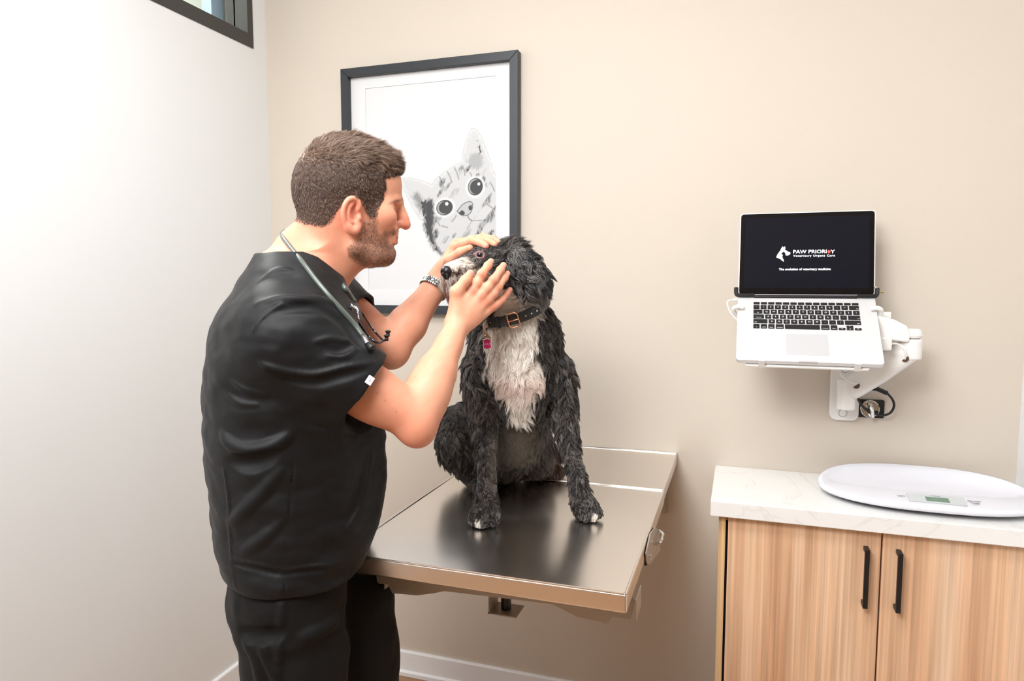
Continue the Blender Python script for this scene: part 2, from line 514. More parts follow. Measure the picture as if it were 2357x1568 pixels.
# ================================================================== pet scale
M_plw = mat('glossy_white_plastic', (226, 226, 234), .25)
M_grey = mat('grey_panel', (196, 200, 202), .4)
M_lcd = mat('green_lcd', (106, 134, 116), .2)
M_ink = mat('dark_ink', (60, 62, 96), .5)
scx, scy, a_, b_ = .487, 2.075, .264, .162
sc = thing('pet_scale', 'white curved digital pet scale with small green display lying on the worktop', 'scale', (scx, scy, .909))


def ringpts(fx, fy, z, raise_b, oy=0, n=96, e=2.6, raise_f=0):
    o = []
    for k in range(n):
        t = 2 * PI * k / n; c, s = math.cos(t), math.sin(t)
        x = a_ * fx * math.copysign(abs(c) ** (2 / e), c); y = b_ * fy * math.copysign(abs(s) ** (2 / 2.1), s)
        g = max(0, s) ** .8
        o.append((scx + x, scy + y + oy, .909 + z + raise_b * g + raise_f * max(0, -s)))
    return o


RINGS = [ringpts(.80, .72, .004, 0), ringpts(.86, .80, .006, 0), ringpts(.985, .975, .014, .010), ringpts(1, 1, .020, .018), ringpts(.995, .992, .025, .023),
         ringpts(.975, .965, .0285, .026), ringpts(.95, .935, .029, .026), ringpts(.90, .70, .0275, .018, .028, raise_f=.016), ringpts(.86, .62, .0255, .013, .032, raise_f=.014),
         ringpts(.80, .54, .021, .006, .032), ringpts(.6, .40, .017, .001, .032), ringpts(.3, .2, .0165, 0, .032)]
bm = BM(); vv = [[bm.verts.new(p) for p in r] for r in RINGS]
for A, B in zip(vv[:-1], vv[1:]):
    for k in range(len(A)):
        bm.faces.new((A[k], A[(k + 1) % len(A)], B[(k + 1) % len(A)], B[k]))
bm.faces.new(vv[0][::-1]); bm.faces.new(vv[-1])
obj('tray', bm, M_plw, sc, True)
for dx in (-.17, .17):
    for dy in (-.07, .07):
        bm = BM(); add_cyl(bm, (scx + dx, scy + dy, .9091), (scx + dx, scy + dy, .917), .014, bevel=.002); obj('foot', bm, M_black, sc)
# display panel set on the broad front rim
rz0, rz1 = .9385, .9372
q0 = np.array([.487, scy - b_ * .935, .909 + .029]); q1 = np.array([.487, scy - b_ * .70 + .028, .909 + .0435])
u = np.array([1., 0, 0]); v = unit(q1 - q0); nq = np.cross(u, v); nq = nq if nq[2] > 0 else -nq
po = (q0 + q1) / 2 + nq * .0004
bm = BM(); add_prism(bm, rrect(.128, .042, .001, 2), po, u, v, nq, .0014); dp = obj('display_panel', bm, M_grey, sc)
bm = BM(); add_prism(bm, rrect(.052, .022, .001, 2, .002, -.003), po + nq * .0014, u, v, nq, .0004); obj('display', bm, M_lcd, dp)
nn = np.cross(u, v)
text('marking', 'VETERINARY', .0042, M_ink, dp, po + v * .014 + nn * .0016, u, v, 0.0001)
text('marking', 'UNIT', .008, M_ink, sc, po - u * .079 + nn * .0018, u, v)
text('marking', 'ON/OFF', .008, M_ink, sc, po + u * .0835 + v * .004 + nn * .0018, u, v)
text('marking', 'TARE', .008, M_ink, sc, po + u * .0835 - v * .006 + nn * .0018, u, v)

# ================================================================== laptop
M_alum = mat('silver_aluminium', (226, 226, 228), .42, metal=.35)
M_key = mat('black_key', (20, 18, 22), .45)
M_keytxt = mat('key_legend', (225, 225, 230), .5, emit=((255, 240, 245), .35))
M_screen = mat('dark_screen', (10, 14, 24), .06, emit=((22, 28, 44), .10))
M_bezel = mat('screen_glass_border', (9, 9, 12), .06)
M_logo = mat('lit_white_pixels', (255, 255, 255), .3, emit=((255, 255, 255), 1.2))
M_red = mat('lit_red_pixels', (230, 60, 50), .3, emit=((235, 62, 48), 1.2))
yh = 2.118
HL, HR = ony(1699, 681, yh), ony(2013, 683, yh)
lapu = unit((HR - HL) * (1, 1, 0)); LW = .3589
lc = (HL + HR) / 2
FRc = (ony(1692, 812, 1.955) + ony(2029, 822, 1.955)) / 2
lapv = unit(np.array([0, FRc[1] - lc[1], FRc[2] - lc[2]]))     # from hinge to front edge
lapn = unit(np.cross(lapv, lapu)); lapn = lapn if lapn[2] > 0 else -lapn
LD = .247
lp = thing('laptop', 'open silver laptop with dark clinic slide on screen on the white wall arm', 'laptop', tuple(lc))
o0 = lc - lapn * .0
bm = BM(); add_prism(bm, [(x, y) for x, y in rrect(LW, LD, .010, 5, 0, LD / 2)], o0 - lapn * .014, lapu, lapv, lapn, .014, .0018, 2)
lbase = obj('base', bm, M_alum, lp)
# hinge bar
bm = BM(); add_cyl(bm, o0 - lapu * .135 + lapv * .004 + lapn * .001, o0 + lapu * .135 + lapv * .004 + lapn * .001, .0055, bevel=.001)
obj('hinge', bm, mat('hinge_plastic', (38, 34, 38), .3), lp)
# keys
KX0, KY0 = -.136, .027; ROWS = [
    (.0085, [(1.0, '')] * 14),
    (.0155, [(1, '`'), (1, '1'), (1, '2'), (1, '3'), (1, '4'), (1, '5'), (1, '6'), (1, '7'), (1, '8'), (1, '9'), (1, '0'), (1, '-'), (1, '='), (1.55, 'delete')]),
    (.0155, [(1.5, 'tab')] + [(1, c_) for c_ in 'QWERTYUIOP[]\\']),
    (.0155, [(1.75, 'caps lock')] + [(1, c_) for c_ in "ASDFGHJKL;'"] + [(1.85, 'return')]),
    (.0155, [(2.3, 'shift')] + [(1, c_) for c_ in 'ZXCVBNM,./'] + [(2.4, 'shift')]),
    (.0165, [(1, 'fn'), (1, 'control'), (1, 'option'), (1.25, 'command'), (5.4, ''), (1.25, 'command'), (1, 'option'), (1, 'L'), (1, 'U'), (1, 'R')])]
TOT = .272; yk = KY0
for ri, (kh, keys) in enumerate(ROWS):
    gap = .0032; unitw = (TOT - gap * (len(keys) - 1)) / sum(k_[0] for k_ in keys)
    xk = KX0
    for kw, ch in keys:
        wk = kw * unitw
        halves = [(0, kh, ch)]
        if ri == 5 and ch in 'LUR' and ch:
            halves = [(kh * .53, kh * .47, '<' if ch == 'L' else '>')] if ch != 'U' else [(0, kh * .45, '^'), (kh * .53, kh * .47, 'v')]
        for (dy, hh, lab) in halves:
            bm = BM(); add_prism(bm, rrect(wk, hh, .0013, 3, xk + wk / 2, yk + dy + hh / 2), o0 + lapn * .0002, lapu, lapv, lapn, .0011)
            ko = obj('key', bm, M_key, lp)
            if lab:
                sz = .0072 if len(lab) == 1 else .0036
                xo = xk + wk / 2 if len(lab) == 1 else xk + (wk - .003 if lab in ('delete', 'return') or (lab == 'shift' and xk > 0) else wk / 2 if wk < .03 else .003)
                text('legend', lab, sz, M_keytxt, ko, o0 + lapn * .00145 + lapu * xo + lapv * (yk + dy + hh * (.5 if len(lab) == 1 else .72)), lapu, -lapv, .00005,
                     'CENTER' if len(lab) == 1 or wk < .03 else ('RIGHT' if lab in ('delete', 'return') or (lab == 'shift' and xk > 0) else 'LEFT'))
        xk += wk + gap
    yk += kh + .0032
bm = BM(); add_prism(bm, rrect(.105, .076, .003, 4, 0, .186), o0 + lapn * .00005, lapu, lapv, lapn, .0003)
obj('trackpad', bm, mat('trackpad_glass', (206, 206, 209), .3, metal=.2), lp)
bm = BM(); add_prism(bm, rrect(.045, .004, .0018, 3, 0, LD - .001), o0 - lapn * .004, lapu, lapv, lapn, .0045)
obj('finger_notch', bm, mat('notch_shade', (196, 192, 190), .5, metal=.3), lp)
# display lid
TLp, TRp = ony(1708, 488, yh + .045), ony(2016, 485, yh + .045)
scv = unit((TLp + TRp) / 2 - lc); scv = unit(scv - lapu * (scv @ lapu)); SH = .243
scn = np.cross(lapu, scv); scn = scn if scn[1] < 0 else -scn
so = lc + scv * .004 + lapv * .003
bm = BM(); add_prism(bm, rrect(LW, SH, .010, 5, 0, SH / 2), so - scn * .006, lapu, scv, scn, .006, .0012, 2); lid = obj('lid', bm, M_alum, lp)
bm = BM(); add_prism(bm, rrect(LW - .006, SH - .006, .008, 5, 0, SH / 2), so + scn * .0000, lapu, scv, scn, .0007); obj('screen_border', bm, M_bezel, lid)
bm = BM(); add_prism(bm, rrect(LW - .030, SH - .036, .001, 2, 0, SH / 2 + .003), so + scn * .0006, lapu, scv, scn, .0004); scr = obj('screen', bm, M_screen, lid)
# rubbery black corner bumpers of a case at the hinge, and the lock barrel
for s_ in (-1, 1):
    bm = BM(); add_tube(bm, [so + lapu * s_ * (LW / 2 - .045) - scv * .001 + scn * .003, so + lapu * s_ * (LW / 2 - .006) - scv * .001 + scn * .003, so + lapu * s_ * (LW / 2 + .004) + scv * .004 + scn * .001, so + lapu * s_ * (LW / 2 + .005) + scv * .022], .0062, 10, 4)
    obj('corner_bumper', bm, M_black, lid)


def lpx(px, py):           # photo pixel -> (u, v) on the screen plane
    d = ray(px, py); t = ((so - CAM) @ scn) / (d @ scn); p = CAM + d * t - so
    return float(p @ lapu), float(p @ scv)


def S3(uv, h=.0012): return so + lapu * uv[0] + scv * uv[1] + scn * h


def crop4(x, y): return 1760 + x / 11.785, 540 + y / 11.785


u0, v0 = lpx(*crop4(775, 470)); u1, v1 = lpx(*crop4(1690, 470)); 
def fit_text(s, cx0, cx1, cyc, cap, mt, bold=0.0, space=1.0, xs_target=True, name='caption'):
    (ua, va), (ub, vb) = lpx(*crop4(cx0, cyc)), lpx(*crop4(cx1, cyc))
    (uc, vc), (ud, vd) = lpx(*crop4(cx0, cyc - cap / 2)), lpx(*crop4(cx0, cyc + cap / 2))
    size = abs(vc - vd) / .70
    t = text(name, s, size, mt, scr, (0, 0, 0), (1, 0, 0), (0, 1, 0), .00008, 'LEFT', 1.0, bold, space)
    co = np.empty(len(t.data.vertices) * 3, np.float32); t.data.vertices.foreach_get('co', co); co = co.reshape(-1, 3)
    sx = (ub - ua) / (co[:, 0].max() - co[:, 0].min())
    x = (co[:, 0] - co[:, 0].min()) * sx + ua; y = co[:, 1] + (va + vb) / 2
    out = so + lapu * x[:, None] + scv * y[:, None] + scn * (.0012 + co[:, 2:3])
    t.data.vertices.foreach_set('co', out.astype(np.float32).ravel()); t.data.update()


fit_text('PAW PRIORI', 775, 1680, 470, 92, M_logo, .00012)
fit_text('Y', 1785, 1905, 470, 92, M_logo, .00012)
fit_text('Veterinary Urgent Care', 775, 1905, 578, 50, M_logo, .0001, 1.25)
fit_text('The evolution of veterinary medicine', 385, 1790, 945, 58, M_logo, .00006)
def shape(polys, mt, name):
    bm = BM()
    for pl in polys:
        vs_ = [bm.verts.new(Vector(S3(lpx(*crop4(*p)), .0013))) for p in pl]
        bm.faces.new(vs_)
    bmesh.ops.triangulate(bm, faces=bm.faces)
    for f in bm.faces:
        if f.normal.dot(Vector(scn)) < 0: f.normal_flip()
    r = bmesh.ops.extrude_face_region(bm, geom=list(bm.faces))
    for e_ in r['geom']:
        if isinstance(e_, bmesh.types.BMVert): e_.co += Vector(scn * .0001)
    obj(name, bm, mt, scr)


shape([[(1722, 425), (1758, 425), (1758, 452), (1788, 452), (1788, 486), (1758, 486), (1758, 515), (1722, 515), (1722, 486), (1696, 486), (1696, 452), (1722, 452)]], M_red, 'red_cross')
shape([[(490, 322), (498, 345), (502, 360), (552, 326), (556, 380), (550, 425), (580, 432), (615, 458), (640, 472), (685, 486), (699, 505), (690, 530), (660, 556), (625, 570), (570, 568), (565, 520), (550, 490), (512, 455), (495, 485), (470, 488), (452, 515), (455, 535), (480, 548), (492, 565), (475, 600), (490, 650), (508, 680), (519, 712), (512, 738), (480, 712), (430, 672), (370, 640), (316, 625), (338, 565), (385, 490), (425, 440), (450, 385)]], M_logo, 'dog_head_logo')

# ================================================================== laptop wall arm
M_arm = mat('white_arm_enamel', (238, 236, 233), .3)
M_armgrey = mat('slot_brown', (92, 66, 52), .6)
arm = thing('laptop_bracket', 'white articulated wall arm holding up the open laptop', 'bracket', tuple(ony(1943, 900, YB)))
pc = ony(1943, 901, YB)
W_ = np.array([0, -1., 0]); X_ = np.array([1., 0, 0])
bm = BM(); add_prism(bm, rrect(.080, .172, .020, 6), pc, X_, UP, W_, .016, .003, 2); plate = obj('wall_plate', bm, M_arm, arm)
for (a, b) in ((1945, 849), (1940, 951)):
    q = ony(a, b, YB - .017)
    bm = BM(); add_cyl(bm, q, q + W_ * .0016, .0098, bevel=.0004); add_tube(bm, [q + W_ * .001 + (X_ * math.cos(t) + UP * math.sin(t)) * .0098 for t in np.linspace(0, 2 * PI, 25)[:-1]], .0009, 6, closed=True)
    cp = obj('screw_cap', bm, M_arm, plate)
    bm = BM(); add_tube(bm, [q + W_ * .0006 + (X_ * math.cos(t) + UP * math.sin(t)) * .0108 for t in np.linspace(0, 2 * PI, 25)[:-1]], .0009, 6, closed=True)
    obj('cap_ring', bm, mat('grey_ring', (110, 118, 116), .4), cp)
ya = 2.185
bm = BM(); j0 = ony(1945, 945, ya); j1 = ony(1950, 890, ya)
add_cyl(bm, (j1[0] - .002, ya, j0[2] + .004), (j1[0] - .002, ya, j1[2] + .022), .0255, bevel=.004)
bx(bm, j1[0] - .018, j1[0] + .014, ya, YB - .016, j0[2] + .008, j1[2] - .005, .006, 2)
obj('wall_joint', bm, M_arm, arm)
# lower link: a rounded shell rising to the right and forward
la, lb = ony(1955, 897, 2.185), ony(2092, 806, 2.105)
d = unit(lb - la); sd = unit(np.cross(d, UP)); up2 = np.cross(sd, d)
bm = BM(); prof = rrect(.044, .068, .018, 5)
secs = []
for t, sc_ in ((-.02, .45), (-.012, .82), (.0, .96), (.12, 1.0), (.5, 1.06), (.88, 1.0), (1.0, .96), (1.04, .8), (1.06, .4)):
    c_ = la + (lb - la) * t
    secs.append([bm.verts.new(Vector(c_ + sd * (p[0] * sc_) + up2 * (p[1] * sc_))) for p in prof])
for A, B in zip(secs[:-1], secs[1:]):
    for k_ in range(len(A)): bm.faces.new((A[k_], A[(k_ + 1) % len(A)], B[(k_ + 1) % len(A)], B[k_]))
bm.faces.new(secs[0][::-1]); bm.faces.new(secs[-1]); bmesh.ops.recalc_face_normals(bm, faces=bm.faces)
link = obj('lower_link', bm, M_arm, arm, True)
for (a, b, rr_) in ((1980, 879, .010), (2091, 824, .010)):
    # half-moon cable slots let into the shell
    c_ = la + d * ((ony(a, b, 2.185 if a < 2000 else 2.105) - la) @ d)
    face = c_ - sd * 0
    nrm = sd if (sd @ CF) < 0 else -sd
    c_ = c_ + nrm * .0226 + up2 * (-.004 if a < 2000 else -.016)
    pts_ = [(rr_ * math.cos(t), rr_ * math.sin(t)) for t in np.linspace(PI, 2 * PI, 12)]
    bm = BM(); add_prism(bm, pts_, c_, d, up2, nrm, .0014); obj('cable_slot', bm, M_armgrey, link)
# elbow barrel
e0 = ony(2096, 832, 2.105); e1 = ony(2096, 752, 2.105)
bm = BM(); add_cyl(bm, (e0[0], 2.105, e0[2] + .006), (e0[0], 2.105, e0[2] + .062), .026, bevel=.004); obj('elbow_joint', bm, M_arm, arm)
bm = BM(); add_cyl(bm, (e0[0], 2.105, e0[2] + .063), (e0[0], 2.105, e1[2] - .006), .0262, .024, bevel=.008); el = obj('elbow_cap', bm, M_arm, arm)
# upper link, back towards the laptop tray
bm = BM()
pp = [(2022, 727), (2060, 736), (2090, 752), (2096, 775), (2092, 789), (2070, 786), (2026, 780), (2005, 776), (2005, 728)]
poly = [(ony(a, b, 2.075)[0], ony(a, b, 2.075)[2]) for a, b in pp]
add_prism(bm, poly, (0, 2.075, 0), (1, 0, 0), (0, 0, 1), (0, 1, 0), .05, .005, 2)
obj('upper_link', bm, M_arm, arm)
v0_, v1_ = ony(2000, 718, 2.135), ony(2047, 814, 2.135)
bm = BM(); bx(bm, v0_[0], v1_[0], 2.135, 2.140, v1_[2], v0_[2], .001, 1); obj('mount_plate', bm, M_arm, arm)
# tray carrying the laptop: flat plate under the base, with clips
bm = BM(); add_prism(bm, rrect(.302, .222, .006, 4, -.004, .140), o0 - lapn * .024, lapu, lapv, lapn, .006, .001, 1)
tr = obj('laptop_tray', bm, M_arm, arm)
bm = BM(); c_ = o0 + lapv * .13 - lapn * .026
bx(bm, c_[0] - .06, v1_[0] - .01, c_[1] + .01, 2.135, c_[2] - .035, c_[2] - .0, .004); obj('tilt_bracket', bm, M_arm, arm)
for ux in (-.114, .118):
    bm = BM(); add_prism(bm, [(-.008, -.026), (.008, -.026), (.008, .003), (-.008, .003)], o0 + lapu * ux + lapv * (LD + .0012), lapu, lapn, lapv, .003, .0012, 2)
    add_prism(bm, [(-.008, 0), (.008, 0), (.008, .010), (-.008, .010)], o0 + lapu * ux + lapv * (LD - .008) + lapn * .0006, lapu, lapv, lapn, .002, .0006, 1)
    obj('front_clip', bm, M_arm, tr)
for s_ in (-1, 1):
    e_ = o0 + lapu * s_ * (LW / 2) + lapv * .055
    bm = BM(); add_tube(bm, [e_ - lapn * .026 + lapu * s_ * .002, e_ - lapn * .012 + lapu * s_ * .010, e_ + lapn * .004 + lapu * s_ * .008, e_ + lapn * .010 - lapu * s_ * .004, e_ + lapn * .003 - lapu * s_ * .018],
             1, 12, 5, flat=(.0028, .010), upv=lapn) if False else add_tube(bm, [e_ - lapn * .022 + lapu * s_ * .004, e_ - lapn * .010 + lapu * s_ * .010, e_ + lapn * .004 + lapu * s_ * .009, e_ + lapn * .0105 - lapu * s_ * .002, e_ + lapn * .0075 - lapu * s_ * .016], .0062, 12, 5)
    obj('side_clip', bm, M_arm, tr)

# cables
M_cab_w = mat('white_cable', (236, 234, 232), .4)
hl = o0 - lapu * (LW / 2)
bm = BM()
add_tube(bm, [hl + lapv * .012 - lapn * .006 - lapu * .012, hl + lapv * .012 - lapn * .006 - lapu * .020, hl + lapv * .020 - lapn * .006 - lapu * .028, hl + lapv * .040 - lapn * .008 - lapu * .026, hl + lapv * .060 - lapn * .018 - lapu * .014, hl + lapv * .09 - lapn * .035 + lapu * .02,
              hl + lapv * .16 - lapn * .040 + lapu * .10, ony(1918, 834, 2.15), ony(1935, 862, 2.16), ony(1950, 876, 2.150), ony(1966, 884, 2.145), ony(1979, 882, 2.150)], .0021, 10, 8)
cw = thing('charging_cable', 'thin white charging cable looping out of the left side of the laptop', 'cable', tuple(hl))
obj('cord', bm, M_cab_w, cw)
bm = BM(); add_box(bm, hl + lapv * .012 - lapn * .006 - lapu * .0065, (.006, .005, .004), (lapu, lapv, lapn), .0015); obj('plug', bm, M_cab_w, cw)
bm = BM()
add_tube(bm, [ony(2020, 792, 2.07), ony(2040, 792, 2.06), ony(2066, 792, 2.065), ony(2079, 802, 2.066), ony(2085, 818, 2.07), ony(2083, 827, 2.08)], .0021, 10, 8)
tag(obj('arm_cable', bm, M_cab_w), 'short white cable running into the elbow end of the wall arm', 'cable')
# wall anchor, shackle and lock cable
anc = thing('lock_anchor', 'black square security anchor with chrome shackle on wall beside the arm plate', 'anchor', tuple(ony(2001, 940, YB)))
ac = ony(2001, 940, YB)
bm = BM(); add_prism(bm, rrect(.078, .054, .004, 3), ac, X_, UP, W_, .007, .001, 1); obj('base_plate', bm, M_black, anc)
bm = BM(); add_cyl(bm, ac + W_ * .007, ac + W_ * .0115, .0262, bevel=.0015); ds = obj('disc', bm, M_chrome, anc)
bm = BM(); sx_ = unit((.25, 0, 1))
add_tube(bm, [ac + W_ * .010 + UP * .016 - X_ * .006, ac + W_ * .028 + UP * .017 - X_ * .004, ac + W_ * .036 + UP * .006, ac + W_ * .038 - UP * .010 + X_ * .003, ac + W_ * .030 - UP * .022 + X_ * .004, ac + W_ * .010 - UP * .020 + X_ * .002], .0052, 12, 6)
obj('shackle', bm, M_chrome, anc)
lk = thing('lock_cable', 'black security cable with a tube looping through the chrome shackle', 'cable', tuple(ony(2030, 900, 2.22)))
y_ = 2.225
bm = BM(); add_tube(bm, [ony(2000, 884, 2.20), ony(2010, 889, 2.215), ony(2020, 897, y_), ony(2038, 903, y_), ony(2053, 918, y_), ony(2058, 934, y_), ony(2050, 950, y_), ony(2034, 956, y_), ony(2012, 952, y_ + .002), ony(1998, 947, y_ + .002), ony(1984, 934, y_ + .004), ony(1975, 918, y_ + .004), ony(1970, 900, y_)], .0034, 10, 8)
add_tube(bm, [ony(1972, 898, 2.222), ony(1990, 896, 2.222), ony(2018, 898, y_)], .0030, 10, 6)
obj('cord', bm, M_black, lk)
t0, t1 = ony(2018, 895, y_), ony(2043, 906, y_)
bm = BM(); add_cyl(bm, t0, t1, .0065, bevel=.002); tb = obj('crimp_tube', bm, M_black, lk)
bm = BM(); kb = so + lapu * (LW / 2 + .003) + scv * .010
add_cyl(bm, kb, kb + lapu * .018, .0036, bevel=.0006); add_cyl(bm, kb + lapu * .002 + scv * .004, kb - lapu * .001 + scv * .016, .005, bevel=.001)
tag(obj('lock_barrel', bm, mat('brass_nickel', (200, 190, 160), .25, metal=1)), 'small metal lock barrel at the right hinge of the laptop', 'lock')
# ================================================================== implicit-surface modelling for bodies and cloth
class SDF:
    def __init__(s):
        s.pr = []                       # (lo, hi, fn, op, k)

    def add(s, lo, hi, fn, op='u', k=.01):
        s.pr.append((np.asarray(lo, float), np.asarray(hi, float), fn, op, k)); return s

    def cap(s, a, b, ra, rb=None, op='u', k=.01):
        a = np.asarray(a, float); b = np.asarray(b, float); rb = ra if rb is None else rb
        ba = b - a; bb = max(ba @ ba, 1e-12); R_ = max(ra, rb)

        def fn(p):
            t = np.clip(((p - a) @ ba) / bb, 0, 1)
            return np.linalg.norm(p - a - t[:, None] * ba, axis=1) - (ra + (rb - ra) * t)
        return s.add(np.minimum(a, b) - R_, np.maximum(a, b) + R_, fn, op, k)

    def chain(s, pts, rs, op='u', k=.01, n=0):
        if np.isscalar(rs): rs = [rs] * len(pts)
        if n:
            rs = [float(x[0]) for x in catmull([np.array([v, 0., 0.]) for v in rs], n)]; pts = catmull(pts, n)
        for i in range(len(pts) - 1):
            s.cap(pts[i], pts[i + 1], rs[i], rs[i + 1], op, k)
        return s

    def ell(s, c, r, A=None, op='u', k=.01):
        c = np.asarray(c, float); r = np.asarray(r, float)
        A = np.eye(3) if A is None else np.asarray(A, float)       # rows are the axes

        def fn(p):
            q = (p - c) @ A.T
            k0 = np.linalg.norm(q / r, axis=1); k1 = np.linalg.norm(q / (r * r), axis=1)
            return k0 * (k0 - 1) / np.maximum(k1, 1e-9)
        e = np.sqrt(((A * r[:, None]) ** 2).sum(0))
        return s.add(c - e, c + e, fn, op, k)

    def box(s, c, h, A=None, r=0.0, op='u', k=.005):
        c = np.asarray(c, float); h = np.asarray(h, float) - r; A = np.eye(3) if A is None else np.asarray(A, float)

        def fn(p):
            q = np.abs((p - c) @ A.T) - h
            return np.linalg.norm(np.maximum(q, 0), axis=1) + np.minimum(q.max(1), 0) - r
        e = (np.abs(A) * (h + r)[:, None]).sum(0)
        return s.add(c - e, c + e, fn, op, k)

    def plane(s, p0, n, op='s', k=.004, lo=None, hi=None):      # removes the side the normal points to
        p0 = np.asarray(p0, float); n = unit(n)
        lo = p0 - 9 if lo is None else lo; hi = p0 + 9 if hi is None else hi
        return s.add(lo, hi, lambda p: -((p - p0) @ n), op, k)

    def eval(s, p, idx=None):
        d = np.full(len(p), 1.0)
        for i in (range(len(s.pr)) if idx is None else idx):
            lo, hi, fn, op, k = s.pr[i]
            e = fn(p)
            if op == 'u':
                h = np.maximum(k - np.abs(d - e), 0) / k
                d = np.minimum(d, e) - h * h * k * .25
            elif op == 's':
                h = np.maximum(k - np.abs(d + e), 0) / k
                d = np.maximum(d, -e) + h * h * k * .25
            elif op == 'd':                                    # displacement
                d = d + e
        return d

    def near(s, lo, hi, pad):
        return [i for i, (a, b, f, op, k) in enumerate(s.pr) if np.all(a - 2 * k - pad - .006 < hi) and np.all(b + 2 * k + pad + .006 > lo)]

    def mesh(s, h, clip_lo=None, clip_hi=None, B=22):
        us = [q for q in s.pr if q[3] == 'u']
        lo = np.min([q[0] for q in us], 0) - 3 * h - .03; hi = np.max([q[1] for q in us], 0) + 3 * h + .03
        if clip_lo is not None: lo = np.maximum(lo, clip_lo)
        if clip_hi is not None: hi = np.minimum(hi, clip_hi)
        N = np.ceil((hi - lo) / h).astype(int) + 1
        nb = np.ceil(N / B).astype(int)
        g = np.arange(B + 1)
        GX, GY, GZ = np.meshgrid(g, g, g, indexing='ij')
        base = np.stack([GX, GY, GZ], -1).reshape(-1, 3)
        S = np.array([1, N[0] + B + 2, (N[0] + B + 2) * (N[1] + B + 2)], np.int64)
        VK, VP, QK = [], [], []
        corners = [(i, j, k) for i in (0, 1) for j in (0, 1) for k in (0, 1)]
        edges = [(a, b) for a in range(8) for b in range(a + 1, 8) if sum(x != y for x, y in zip(corners[a], corners[b])) == 1]
        coff = np.array(corners, float)
        for bi in range(nb[0]):
            for bj in range(nb[1]):
                for bk in range(nb[2]):
                    o = np.array([bi, bj, bk]) * B
                    blo = lo + o * h; bhi = blo + B * h
                    idx = s.near(blo, bhi, 2 * h)
                    if not any(s.pr[i][3] == 'u' for i in idx): continue
                    cpt = ((blo + bhi) / 2)[None]
                    if abs(s.eval(cpt, idx)[0]) > B * h * 1.6: continue
                    v = s.eval(lo + (base + o) * h, idx).reshape(B + 1, B + 1, B + 1)
                    inside = v < 0
                    if inside.all() or not inside.any(): continue
                    cv = [v[i:i + B, j:j + B, k:k + B] for i, j, k in corners]
                    ci = [inside[i:i + B, j:j + B, k:k + B] for i, j, k in corners]
                    cnt = sum(c.astype(np.int8) for c in ci)
                    act = (cnt > 0) & (cnt < 8)
                    I = np.argwhere(act)
                    vals = np.stack([c[act] for c in cv], 1)
                    acc = np.zeros((len(I), 3)); w = np.zeros(len(I))
                    for a, b in edges:
                        va, vb = vals[:, a], vals[:, b]
                        mk = (va < 0) != (vb < 0)
                        t = np.where(mk, va / np.where(mk, va - vb, 1), 0)
                        pos = coff[a] + t[:, None] * (coff[b] - coff[a])
                        acc += pos * mk[:, None]; w += mk
                    VP.append(lo + (I + o + acc / w[:, None]) * h)
                    VK.append((I + o + 1) @ S)
                    for ax in range(3):
                        u_, w_ = (ax + 1) % 3, (ax + 2) % 3
                        sl0 = [slice(0, B)] * 3; sl1 = [slice(0, B)] * 3; sl1[ax] = slice(1, B + 1)
                        A_ = inside[tuple(sl0)]; B_ = inside[tuple(sl1)]
                        for flip, mk in ((False, A_ & ~B_), (True, ~A_ & B_)):
                            J = np.argwhere(mk)
                            if not len(J): continue
                            J = J + o + 1
                            eu = np.zeros(3, int); eu[u_] = 1; ew = np.zeros(3, int); ew[w_] = 1
                            q = [J - eu - ew, J - ew, J, J - eu]
                            if flip: q = q[::-1]
                            QK.append(np.stack([x @ S for x in q], 1))
        VK = np.concatenate(VK); VP = np.concatenate(VP); QK = np.concatenate(QK)
        od = np.argsort(VK); VK = VK[od]; VP = VP[od]
        F = np.searchsorted(VK, QK); F = np.minimum(F, len(VK) - 1)
        ok = (VK[F] == QK).all(1)
        return VP, F[ok]

    def normal(s, p, e=.001):
        p = np.atleast_2d(p); g = np.zeros_like(p)
        lo, hi = p.min(0) - .03, p.max(0) + .03
        idx = s.near(lo, hi, .03)
        for a in range(3):
            dlt = np.zeros(3); dlt[a] = e
            g[:, a] = s.eval(p + dlt, idx) - s.eval(p - dlt, idx)
        return g / np.maximum(np.linalg.norm(g, axis=1), 1e-9)[:, None]

    def hit(s, pix, d0=.7, d1=2.3, off=0.0):
        """surface points seen through photo pixels"""
        pix = np.atleast_2d(np.asarray(pix, float)); out = []
        for px, py in pix:
            r = ray(px, py) / FPX
            D = np.arange(d0, d1, .004); pts = CAM + r * D[:, None]
            lo, hi = pts.min(0), pts.max(0)
            v = s.eval(pts, s.near(lo, hi, .02)) - off
            j = np.argmax(v < 0)
            if v[j] >= 0: j = int(np.argmin(v)); out.append(pts[j]); continue
            a, b = (v[j - 1], v[j]) if j else (v[j], v[j])
            t = a / (a - b) if a != b else 0
            out.append(CAM + r * (D[j - 1] + t * .004))
        return np.array(out)


